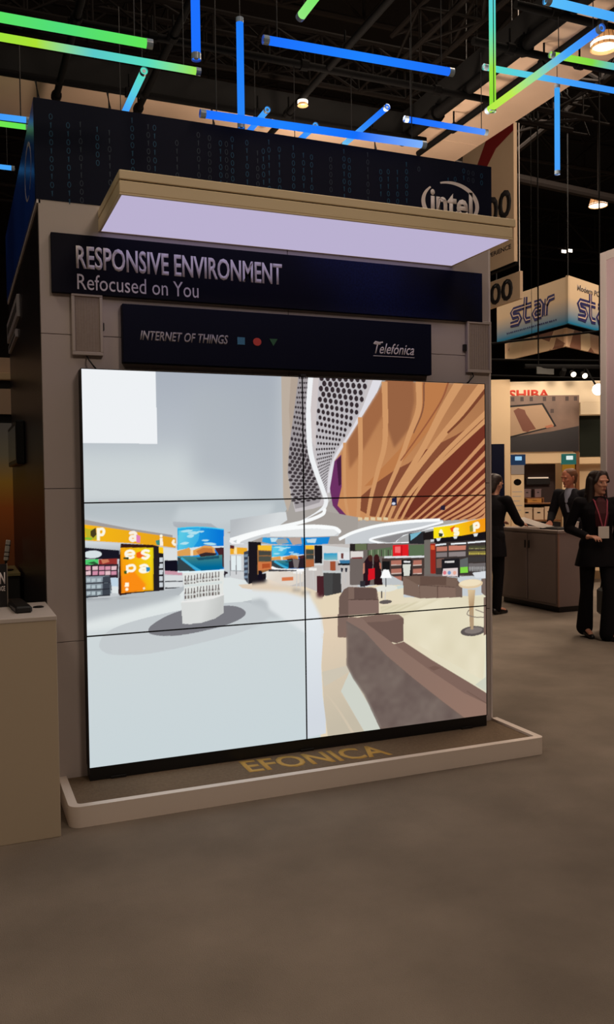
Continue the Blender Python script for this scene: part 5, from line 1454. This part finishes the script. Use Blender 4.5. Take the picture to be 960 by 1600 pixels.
# info towers with small lit pictures, left and right
def info_tower(x0, x1, label, cols):
    t = thing('info_tower', label, 'info panel', tuple(RB @ Vector(((x0+x1)/2, .06, 0))), YB, 'info panels of the booth')
    obj('panel', rbox(x0, x1, .04, .07, .1, 1.86, .003), M['cream'], t)
    hb = obj('lit_header', rbox(x0-.02, x1+.01, -.01, .05, 1.86, 2.02, .003), emis('lit_header', cols[0], .7), t)
    obj('lamp', rbox((x0+x1)/2-.05, (x0+x1)/2+.05, -.03, -.01, 1.93, 1.99, .005), emis('lit_spot', cols[1], 1), hb)
    obj('colour_strip', rbox(x0, x1, .03, .04, 1.72, 1.86), emis('lit_strip', cols[2], .5), t)
    b = bmesh.new(); bb = bmesh.new()
    prism(b, [((x0+x1)/2+.06*math.cos(a), 1.60+.05*math.sin(a)) for k, a in enumerate(np.linspace(0, 2*math.pi, 12, endpoint=False))], 0, .001, RF(.04))
    for k in range(6): prism(bb, [(x0+.02, 1.45-k*.07), (x1-.03-(k % 3)*.02, 1.45-k*.07), (x1-.03-(k % 3)*.02, 1.46-k*.07), (x0+.02, 1.46-k*.07)], 0, .001, RF(.04))
    obj('picture_print', b, M['steel'], t, smooth=False); obj('text_print', bb, M['dimletter'], t, smooth=False)
info_tower(.02, .22, 'narrow info panel with a blue lit header beside the cream post', ((40, 60, 90), (150, 200, 235), (176, 150, 130)))
info_tower(.80, .99, 'narrow info panel with a green and orange lit header behind the man', ((50, 110, 100), (220, 235, 230), (190, 130, 40)))
# display shelves between them
sh = thing('product_shelf', 'dark display shelf unit under the tablet poster', 'shelf unit', tuple(RB @ Vector((.52, .2, 0))), YB)
obj('back_panel', rbox(.24, .80, .40, .44, 1.0, 1.88), mat('brown_dark_panel', (52, 36, 34), .6), sh)
b = bmesh.new()
for z in (1.28, 1.02): box(b, .0, .80, .10, .40, z-.02, z, .002, M=RB)
obj('shelf_board', b, M['wood'], sh); obj('base_cabinet', rbox(0, .80, .12, .40, 0, .98, .003), M['black'], sh)
obj('light_strip', rbox(.37, .68, .36, .39, 1.655, 1.675), emis('shelf_light', (220, 190, 160), 1), sh)
obj('shelf_bracket', rbox(.33, .70, .34, .40, 1.56, 1.655, .003), M['black'], sh)
def carton(x, y, z, w, d, h, m, label):
    t = thing('carton', label, 'box', tuple(RB @ Vector((x+w/2, y+d/2, z))), YB, 'cartons on the product shelf')
    obj('body', rbox(x, x+w, y, y+d, z, z+h, .004), m, t); obj('lid', rbox(x-.003, x+w+.003, y-.003, y+d+.003, z+h*.86, z+h+.002, .002), m, t)
    obj('handle_slot', rbox(x+w*.35, x+w*.65, y-.004, y-.002, z+h*.55, z+h*.66), M['ink'], t, smooth=False)
wc = mat('white_carton', (214, 186, 156), .7); oc = mat('ochre_carton', (186, 130, 60), .7); pc = mat('mauve_carton', (120, 100, 104), .7)
carton(.20, .14, 1.02, .17, .2, .19, wc, 'white carton on the lower shelf, leftmost'); carton(.39, .14, 1.02, .155, .2, .185, wc, 'white carton on the lower shelf next to the first'); carton(.56, .14, 1.02, .12, .2, .20, wc, 'white carton on the lower shelf nearest the man')
carton(.02, .16, 1.28, .16, .2, .07, oc, 'flat ochre carton on the upper shelf by the cream post'); carton(.30, .16, 1.28, .22, .2, .06, oc, 'flat ochre carton in the middle of the upper shelf')
carton(.26, .26, 1.36, .12, .12, .13, pc, 'mauve carton standing at the back of the upper shelf'); carton(.44, .26, 1.36, .10, .12, .13, pc, 'second mauve carton further right on the upper shelf')
for o_ in [o for o in bpy.data.objects if o.name.startswith('carton') and 'mauve' in o.get('label', '')]: o_.location.z -= .0
tr = thing('display_riser', 'thin wooden riser under the mauve cartons', 'riser', tuple(RB @ Vector((.42, .32, 1.28))), YB)
obj('top', rbox(.24, .58, .25, .39, 1.345, 1.36), M['wood'], tr); obj('leg', rbox(.24, .26, .25, .39, 1.28, 1.345), M['wood'], tr); obj('leg', rbox(.56, .58, .25, .39, 1.28, 1.345), M['wood'], tr)
# spot lamps above the booth
def spot(p, aim, r, label, s, lit=True):
    t = thing('spot_lamp', label, 'spot lamp', p, group='spot lamps above the booth')
    p = Vector(p); d = (Vector(aim)-p).normalized()
    obj('housing', cyl(bmesh.new(), p-d*r*2.6, p, r*.85, r, seg=18), M['pipe'], t)
    obj('lens', cyl(bmesh.new(), p-d*.004, p+d*.003, r*.93, seg=18), emis('spot_glow', (255, 236, 206), s), t)
    obj('yoke', cyl(bmesh.new(), p-d*r*1.3, (p.x, 5.62-.2417*(p.x-6.9), 3.225), r*.16, seg=8), M['pipe'], t)
spot((7.80, 5.15, 2.889), CAM, .085, 'very bright spot lamp beside the lilac light box', 14)
spot((7.62, 5.45, 3.13), (6.6, 3, 2.0), .04, 'lit spot lamp on the bar above the very bright one', 5); spot((7.78, 5.40, 3.11), (6.9, 3, 2.0), .04, 'lit spot lamp near the right end of the bar', 5); spot((7.46, 5.50, 3.13), (8, 7, 2), .04, 'spot lamp turned away at the left of the bar', .3)
for q_, e_ in (((7.7, 5.2, 3.0), 26), ((7.3, 5.4, 3.05), 26)):
    l_ = bpy.data.lights.new('booth_spot_light', 'SPOT'); l_.energy = e_*2; l_.spot_size = math.radians(110); l_.spot_blend = .6; l_.color = WARM; l_.shadow_soft_size = .08
    o_ = bpy.data.objects.new('booth_spot_light', l_); COL.objects.link(o_); o_.location = Vector(q_)-Vector((.35, .85, -.15)); o_.rotation_euler = (Vector((.33, .8, -.5))).to_track_quat('-Z', 'Y').to_euler()
rail = thing('lamp_bar', 'black bar carrying the spot lamps in front of the pale fascia', 'lamp bar', (7.6, 5.45, 3.2))
obj('bar', cyl(bmesh.new(), (6.9, 5.62, 3.24), (8.1, 5.33, 3.24), .03, seg=10), M['pipe'], rail)
obj('gel_panel', Bx(7.05, 7.35, 5.54, 5.56, 3.13, 3.23, .002), M['darkgreen'], rail)
obj('drop_arm', cyl(bmesh.new(), (7.1, 5.57, 3.24), (7.1, 5.57, 14.0), .01, seg=6), M['pipe'], rail); obj('drop_arm', cyl(bmesh.new(), (8.0, 5.35, 3.24), (8.0, 5.35, 14.0), .01, seg=6), M['pipe'], rail)

# lilac light box at the right edge
lt = thing('light_box_tower', 'tall lilac light box wall with pale frame at the right edge', 'light box', (6.3, 1.6, 0))
obj('body', Bx(5.83, 6.9, .2, 2.82, 0, 3.99), M['lilac'], lt)
b = bmesh.new()
box(b, 5.80, 5.83, 2.74, 2.83, 0, 4.02, .003); box(b, 5.80, 5.83, .2, 2.74, 3.93, 4.02, .003); box(b, 5.80, 5.83, .2, 2.74, 0, .09, .003)
obj('frame', b, M['edge'], lt); obj('face', Bx(5.812, 5.83, .2, 2.74, .09, 3.93), M['lilac'], lt)
tag(obj('drop_cable', cyl(bmesh.new(), (5.95, 2.6, 4.02), (5.95, 2.6, 14.0), .005, seg=5), M['paper']), 'thin pale cable rising from the lilac light box', 'cable')

# service counter
ct = thing('service_counter', 'grey counter cabinet with two doors in the aisle at right', 'counter', (6.4, 4.55, 0))
obj('body', Bx(6.175, 6.59, 3.99, 5.18, .07, .97, .003), M['grey'], ct); obj('plinth', Bx(6.20, 6.57, 4.01, 5.16, 0, .07), M['black'], ct)
obj('worktop', Bx(6.155, 6.62, 3.975, 5.20, .97, 1.005, .004), M['greytop'], ct)
for y0, y1, hy in ((4.03, 4.575, 4.545), (4.595, 5.14, 4.625)):
    d_ = obj('door', Bx(6.160, 6.175, y0, y1, .10, .95, .003), M['grey'], ct); obj('handle', Bx(6.145, 6.160, hy-.008, hy+.008, .76, .86, .004), M['black'], d_)
obj('corner_post', Bx(6.165, 6.185, 3.982, 4.002, .07, .97, .002), mat('rosy_edge', (150, 116, 100), .4), ct)
lf = thing('open_brochure', 'white curved brochure held over the counter', 'brochure', (6.2, 4.75, 1.01))
b = bmesh.new(); n = 12; rows = []
for i in range(n+1):
    t_ = i/n; y = 4.95-.62*t_; z = 1.02+.10*(1-t_)**1.5+.012*math.sin(t_*3); rows.append([b.verts.new((6.20+.0*t_, y, z)), b.verts.new((6.40, y+.02, z+.015))])
for p, q in zip(rows, rows[1:]): b.faces.new((p[0], p[1], q[1], q[0]))
bmesh.ops.solidify(b, geom=b.faces[:], thickness=.002)
obj('sheet', b, M['paper'], lf)
tag(obj('leaflet_stack', box(Bx(6.25, 6.50, 4.10, 4.45, 1.005, 1.02, .002), 6.27, 6.49, 4.12, 4.40, 1.02, 1.03, .002), M['black']), 'dark flat stack of leaflets lying on the counter', 'leaflets')
vs = thing('desk_lamp_cone', 'small pale paper cup on the counter by the walking woman', 'cup', (6.5, 4.05, 1.005))
obj('cup', cyl(bmesh.new(), (6.5, 4.06, 1.005), (6.5, 4.06, 1.10), .025, .036, seg=20), M['paper'], vs); obj('rim', cyl(bmesh.new(), (6.5, 4.06, 1.098), (6.5, 4.06, 1.104), .038, seg=20), M['paper'], vs)
vs.name = 'paper_cup'

# ------------------------------------------------------------------ people
class Vol:
    """closed overlapping volumes that are fused into one continuous skin"""
    def __init__(s): s.v, s.f = [], []
    def rings(s, R):
        n = len(R[0]); b0 = len(s.v)
        for r in R: s.v += [tuple(p) for p in r]
        for k in range(len(R)-1):
            for i in range(n):
                a = b0+k*n+i; c = b0+k*n+(i+1) % n; s.f.append((a, c, c+n, a+n))
        s.f.append(tuple(b0+i for i in range(n))[::-1]); s.f.append(tuple(b0+(len(R)-1)*n+i for i in range(n)))
    def cap(s, p0, p1, ra, rb, seg=14):
        p0, p1 = Vector(p0), Vector(p1); d = p1-p0; L = max(d.length, 1e-5); dn = d/L; q = dn.to_track_quat('Z', 'Y')
        R = []
        for a in (-75, -50, -25): R.append((p0+dn*ra*math.sin(math.radians(a)), ra*math.cos(math.radians(a))))
        R += [(p0, ra), ((p0+p1)/2, (ra+rb)/2), (p1, rb)]
        for a in (25, 50, 75): R.append((p1+dn*rb*math.sin(math.radians(a)), rb*math.cos(math.radians(a))))
        s.rings([[c+q @ Vector((math.cos(t)*r, math.sin(t)*r, 0)) for t in np.linspace(0, 2*math.pi, seg, endpoint=False)] for c, r in R])
    def loft(s, R, yaw=0, n=24, pw=2.3):
        """R: (centre, half depth, half width); level elliptical rings turned by yaw"""
        out = []
        for c, rx, ry in R:
            ring = []
            for t in np.linspace(0, 2*math.pi, n, endpoint=False):
                x = rx*math.copysign(abs(math.cos(t))**(2/pw), math.cos(t)); y = ry*math.copysign(abs(math.sin(t))**(2/pw), math.sin(t))
                ring.append(Vector(c)+Vector((x*math.cos(yaw)-y*math.sin(yaw), x*math.sin(yaw)+y*math.cos(yaw), 0)))
            out.append(ring)
        s.rings(out)
    def xform_from(s, k, Mx):
        s.v[k:] = [tuple(Mx @ Vector(p)) for p in s.v[k:]]
    def mesh(s, name, voxel=.007, it=3):
        me = bpy.data.meshes.new(name); me.from_pydata(s.v, [], s.f); me.update()
        bm = bmesh.new(); bm.from_mesh(me); bmesh.ops.recalc_face_normals(bm, faces=bm.faces[:]); bm.to_mesh(me); bm.free()
        o = bpy.data.objects.new('volume', me); COL.objects.link(o)
        md = o.modifiers.new('r', 'REMESH'); md.mode = 'VOXEL'; md.voxel_size = voxel
        if it: m2 = o.modifiers.new('s', 'SMOOTH'); m2.iterations = it; m2.factor = .5
        dg = bpy.context.evaluated_depsgraph_get(); out = bpy.data.meshes.new_from_object(o.evaluated_get(dg))
        bpy.data.objects.remove(o); bpy.data.meshes.remove(me)
        out.polygons.foreach_set('use_smooth', [True]*len(out.polygons)); return out

def add_hand(V, w, d, nrm, side, curl=.5):
    """w wrist, d along the fingers, nrm where the palm looks, side +1: thumb on nrm x d"""
    d = Vector(d).normalized(); nrm = (Vector(nrm)-d*Vector(nrm).dot(d)).normalized(); t = nrm.cross(d)*side; w = Vector(w)
    for k, (o, L, r) in enumerate(((.030, .070, .0088), (.010, .078, .0092), (-.011, .072, .0088), (-.030, .056, .0078))):
        kn = w+d*(.088-.006*abs(k-1))+t*o
        V.cap(w+d*.012+t*o*.55, kn, .0135, .0115, 10)
        p, dr, c = kn, d.copy(), curl*(.75+.12*k)
        for m, f in enumerate((.44, .32, .24)):
            a = c*(.55, .9, .7)[m]; dr = (dr*math.cos(a)+nrm*math.sin(a)).normalized(); q = p+dr*L*f; V.cap(p, q, r*(1-.1*m), r*(.93-.1*m), 10); p = q
    b = w+d*.03+t*.026; th = (d*.72+t*.62+nrm*.25).normalized(); q = b+th*.042
    V.cap(w+d*.015+t*.008, b, .014, .0135, 10); V.cap(b, q, .0125, .0105, 10); V.cap(q, q+(d*.9+t*.15+nrm*.35).normalized()*.032, .0102, .0085, 10)

def add_head(V, c, yaw, pitch=0, k=1.0):
    """head about .23 high centred on c; face looks along yaw"""
    s0 = len(V.v)
    R = [((-.008, 0, .118), .03, .026), ((-.010, 0, .110), .060, .050), ((-.010, 0, .088), .084, .067), ((-.008, 0, .055), .095, .0755), ((-.004, 0, .015), .095, .0745), ((.000, 0, -.02), .088, .069),
         ((.008, 0, -.05), .076, .060), ((.016, 0, -.08), .062, .048), ((.028, 0, -.102), .044, .034), ((.034, 0, -.114), .022, .02)]
    V.loft(R[::-1], 0, 24, 2.1)
    V.cap((.088, 0, .020), (.106, 0, -.022), .0085, .0125, 10); V.cap((.100, -.010, -.026), (.100, .010, -.026), .009, .009, 10)          # nose
    V.cap((.086, -.040, .030), (.088, .040, .030), .010, .010, 10)                                                                     # brow
    V.cap((.060, -.042, -.012), (.070, -.036, -.022), .017, .016, 10); V.cap((.060, .042, -.012), (.070, .036, -.022), .017, .016, 10)   # cheeks
    V.cap((.084, -.017, -.056), (.086, .017, -.056), .0075, .0075, 8); V.cap((.083, -.014, -.067), (.083, .014, -.067), .0085, .0085, 8)  # lips
    V.cap((.076, -.008, -.096), (.076, .008, -.096), .016, .016, 10)
    for s in (-1, 1): V.cap((-.002, s*.078, .018), (-.006, s*.079, -.022), .014, .010, 10)                                              # ears
    Mx = Matrix.Translation(c) @ Matrix.Rotation(yaw, 4, 'Z') @ Matrix.Rotation(pitch, 4, 'Y') @ Matrix.Scale(k, 4)
    V.xform_from(s0, Mx); return Mx

def person(name, label, loc, rotz, J, look, voxel=.0062):
    """J holds joints in the figure's own frame: x forward, y left, z up"""
    t = thing(name, label, 'person', loc, rotz)
    V = Vol(); pel, chs, nck, hd = Vector(J['pelvis']), Vector(J['chest']), Vector(J['neck']), Vector(J['head'])
    w = J.get('build', 1.0); sh = J.get('twist', 0)
    def torso(V, e, z0=None, skirt=0):
        R = []
        if z0 is not None: R += [((pel.x-.005, pel.y, z0), .125*w+e+skirt, .180*w+e+skirt), ((pel.x, pel.y, (z0+pel.z)/2), .122*w+e+skirt*.5, .178*w+e+skirt*.5)]
        else: R += [((pel.x, pel.y, pel.z-.10), .085*w, .14*w)]
        mid = pel.lerp(chs, .45); up_ = chs.lerp(nck, .45)
        R += [(pel, .118*w+e, .172*w+e), (mid, .100*w+e, .140*w+e), (pel.lerp(chs, .75), .112*w+e, .150*w+e), (chs, .122*w+e, .168*w+e), (chs.lerp(nck, .3), .108*w+e, .176*w+e), (up_+Vector((0, 0, .01)), .088*w+e, .160*w+e), (chs.lerp(nck, .8), .066+e, .088+e), (nck, .050+e*.8, .056+e*.8)]
        V.loft(R, sh)
    torso(V, 0)
    V.cap(nck-Vector((.0, 0, .04)), hd-Vector((.012, 0, .075)), .056*w, .052, 16)
    Mh = add_head(V, hd, J.get('head_yaw', 0), J.get('head_pitch', 0), J.get('hk', 1))
    for s in 'LR':
        a = J['arm'+s]; V.cap(a[0], a[1], .049*w, .039*w); V.cap(a[1], a[2], .039*w, .027); V.cap(chs.lerp(nck, .45), a[0], .055, .052)
        hd_ = J['hand'+s]; add_hand(V, a[2], hd_[0], hd_[1], hd_[2], hd_[3])
        l = J['leg'+s]; V.cap(l[0], l[1], .082*w, .055); V.cap(l[1], l[2], .054, .036); V.cap(Vector(l[2])-Vector((.0, 0, .02)), Vector(l[2])+Vector(l[3])*.14-Vector((0, 0, .05)), .034, .028)
    obj('body', V.mesh('body', voxel, 2), J.get('skin', M['skin']), t, smooth=False, local=True)
    # clothes
    C = Vol(); torso(C, .018, J['hem'], J.get('skirt', .01))
    for s in 'LR':
        a = J['arm'+s]; C.cap(chs.lerp(nck, .45), a[0], .066, .066*w); C.cap(a[0], a[1], .064*w, .053*w); q = Vector(a[1]).lerp(Vector(a[2]), .90); C.cap(a[1], q, .053*w, .041)
    jk = obj('jacket', C.mesh('jacket', .008, 4), J['jacket'], t, smooth=False, local=True)
    C = Vol()
    for s in 'LR':
        l = J['leg'+s]; fl = J.get('flare', .055); C.cap(Vector(l[0])+Vector((0, 0, .06)), l[1], .100*w, .072*w); an = Vector(l[2])+Vector((0, 0, -.02)); C.cap(l[1], an, .070*w, fl)
    C.loft([(pel-Vector((0, 0, .12)), .10*w, .16*w), (pel, .13*w, .182*w), (pel+Vector((0, 0, .1)), .12*w, .165*w)])
    obj('trousers', C.mesh('trousers', .009, 4), J['trousers'], t, smooth=False, local=True)
    for s in 'LR':
        l = J['leg'+s]; dx = Vector(l[3]); C = Vol(); a = Vector(l[2])
        sole = a-Vector((0, 0, .055)); heel = J.get('heel', .0)
        C.cap(sole-dx*.045+Vector((0, 0, heel*.5+.012)), sole+dx*.06, .038, .040); C.cap(sole+dx*.05, sole+dx*.17-Vector((0, 0, .012-min(heel, .0))), .042, .028); C.cap(a+Vector((0, 0, .02)), sole-dx*.01, .042, .040)
        obj('shoe', C.mesh('shoe', .006, 2), M['shoe'], t, smooth=False, local=True)
    for s in (-1, 1):
        b = bmesh.new(); ball(b, (0, 0, 0), .012); bmesh.ops.transform(b, matrix=Mh @ Matrix.Translation((.0715, s*.031, .006)), verts=b.verts)
        e = obj('eye', b, M['eye'], t, local=True)
        b = bmesh.new(); ball(b, (0, 0, 0), .0058); bmesh.ops.transform(b, matrix=Mh @ Matrix.Translation((.0795, s*.031, .006)), verts=b.verts); obj('iris', b, M['hair'], e, local=True)
    b = bmesh.new(); ball(b, (0, 0, 0), .013, sc=(.35, 1.6, .45)); bmesh.ops.transform(b, matrix=Mh @ Matrix.Translation((.0915, 0, -.0615)), verts=b.verts); obj('lips', b, M['lip'], t, local=True)
    return t, Mh, jk
def hair(t, Mh, parts, m, label=None):
    V = Vol(); 
    for p in parts:
        if p[0] == 'c': V.cap(*p[1:])
        else: V.loft(p[1], 0, 24, 2.1)
    V.xform_from(0, Mh)
    o = obj('hair', V.mesh('hair', .006, 3), m, t, smooth=False, local=True)
    if label: o['label'] = label
def cap_rings(e, front=-.012, down=-.02):
    return [((front*1.6, 0, down), .080+e, .070+e), ((front*1.5, 0, .02), .086+e, .0765+e), ((front*1.3, 0, .055), .090+e, .0775+e), ((front, 0, .088), .082+e, .070+e), ((front, 0, .112), .058+e, .051+e), ((front, 0, .122), .03+e, .028+e)]

# woman walking past at the right
PH = math.radians(-110)
W_ = dict(pelvis=(0, 0, .93), chest=(.02, 0, 1.27), neck=(.03, 0, 1.45), head=(.05, 0, 1.585), head_yaw=math.radians(20), head_pitch=.06, build=.92,
    armR=((.02, -.19, 1.385), (-.06, -.27, 1.12), (.17, -.16, 1.05)), armL=((.02, .19, 1.385), (-.05, .245, 1.11), (-.10, .20, .87)),
    handR=((.75, .55, .0), (.2, .3, -1), -1, .7), handL=((-.15, -.1, -1), (0, -1, 0), 1, 1.1),
    legR=((-.0, -.09, .90), (-.01, -.10, .50), (-.13, -.08, .115), (.98, .1, -.18)), legL=((.0, .09, .90), (.12, .08, .50), (.14, .06, .085), (.80, .60, 0)),
    hem=.74, skirt=.035, flare=.085, heel=.03, jacket=M['suit'], trousers=M['suit'])
t, Mh, jk = person('person', 'woman with long dark hair and a lanyard walking in a black coat and wide trousers', (5.42, 2.45, 0), PH, W_, None)
hair(t, Mh, [('l', cap_rings(.012, -.018, -.02)), ('c', (-.06, 0, .02), (-.075, 0, -.20), .085, .085), ('c', (-.02, .072, .03), (-.005, .098, -.27), .035, .036), ('c', (-.02, -.072, .03), (-.01, -.098, -.27), .035, .036),
    ('c', (.045, .04, .098), (.045, .078, .02), .024, .022), ('c', (.045, -.04, .098), (.045, -.078, .02), .024, .022), ('c', (-.07, .04, -.15), (-.06, .06, -.33), .06, .045), ('c', (-.07, -.04, -.15), (-.06, -.06, -.33), .06, .045)], M['hair'], 'long dark brown hair')
V = Vol(); V.loft([((.095, 0, 1.14), .068, .06), ((.098, 0, 1.28), .071, .085), ((.075, 0, 1.40), .064, .062), ((.055, 0, 1.455), .03, .03)]); obj('top', V.mesh('top', .008, 3), M['maroon'], t, 'dark maroon top', smooth=False, local=True)
b = tube(bmesh.new(), [(.03, .075, 1.45), (.115, .065, 1.40), (.168, .04, 1.27), (.180, .012, 1.15)], .007, 6); tube(b, [(.03, -.075, 1.45), (.115, -.065, 1.40), (.168, -.04, 1.27), (.180, -.012, 1.15)], .007, 6)
ly = obj('lanyard', b, M['lanyard'], t, local=True)
obj('badge', Bx(.182, .187, -.055, .055, 1.03, 1.15, .002), M['paper'], ly, 'white name badge', local=True)
bag = thing('shoulder_bag', 'black bag hanging from the hand of the walking woman', 'bag', (5.42, 2.45, 0), PH)
b = Bx(-.34, -.06, .12, .19, .20, .48, .025); obj('body', b, M['black'], bag, local=True)
b = tube(bmesh.new(), [(-.30, .155, .47), (-.24, .165, .64), (-.13, .175, .79), (-.12, .165, .64), (-.10, .155, .47)], .008, 8); obj('strap', b, M['black'], bag, local=True)

# man behind the counter
PM = math.radians(195)
Mn = dict(pelvis=(-.05, 0, .96), chest=(.06, 0, 1.32), neck=(.10, 0, 1.51), head=(.15, 0, 1.645), head_yaw=math.radians(-10), head_pitch=.16, build=1.08,
    armL=((.08, .215, 1.44), (.16, .34, 1.20), (.34, .25, 1.065)), armR=((.08, -.215, 1.44), (.10, -.30, 1.17), (.31, -.18, 1.075)),
    handL=((.8, -.2, -.25), (0, 0, -1), -1, .35), handR=((.7, .5, -.3), (0, 0, -1), 1, .35),
    legL=((-.05, .10, .93), (-.02, .11, .50), (-.06, .11, .085), (.98, .15, 0)), legR=((-.05, -.10, .93), (-.02, -.11, .50), (-.06, -.11, .085), (.98, -.15, 0)),
    hem=.80, jacket=M['suit2'], trousers=M['suit2'], skin=M['skinr'])
t, Mh, jk = person('person', 'man in a dark suit and pale shirt leaning on the far side of the counter', (6.93, 4.58, 0), PM, Mn, None)
hair(t, Mh, [('l', cap_rings(.011, -.022, .0)), ('c', (-.055, .03, .0), (-.06, .02, -.04), .05, .045), ('c', (-.055, -.03, .0), (-.06, -.02, -.04), .05, .045)], M['hair2'], 'short gingery hair')
V = Vol(); V.loft([((.108, 0, 1.20), .072, .02), ((.124, 0, 1.34), .090, .055), ((.128, 0, 1.44), .076, .066), ((.115, 0, 1.515), .062, .060)]); obj('shirt', V.mesh('shirt', .007, 3), M['shirt'], t, 'pale shirt front', smooth=False, local=True)

# visitor on the left of the counter
PV = math.radians(22)
Vn = dict(pelvis=(0, 0, .92), chest=(.05, 0, 1.27), neck=(.08, 0, 1.45), head=(.12, 0, 1.58), head_yaw=math.radians(-8), head_pitch=.28, build=1.0,
    armL=((.07, .20, 1.38), (.24, .26, 1.14), (.46, .16, 1.09)), armR=((.07, -.20, 1.38), (.22, -.25, 1.13), (.46, -.16, 1.08)),
    handL=((1, -.2, .05), (0, -.3, -1), -1, .5), handR=((1, .25, .02), (0, .3, -1), 1, .5),
    legL=((0, .10, .89), (.02, .11, .49), (-.02, .11, .085), (1, .1, 0)), legR=((0, -.10, .89), (.01, -.11, .49), (-.03, -.11, .085), (1, -.1, 0)),
    hem=.70, skirt=.015, jacket=M['suit'], trousers=M['suit'])
t, Mh, jk = person('person', 'dark haired visitor in a dark coat reaching over the counter beside the screen', (5.44, 4.36, 0), PV, Vn, None)
hair(t, Mh, [('l', cap_rings(.010, -.022, -.01)), ('c', (-.06, .025, .0), (-.065, .02, -.08), .056, .05), ('c', (-.06, -.025, .0), (-.065, -.02, -.08), .056, .05)], M['hair'], 'dark hair')
lf_ = [o for o in bpy.data.objects if o.name.startswith('open_brochure')]
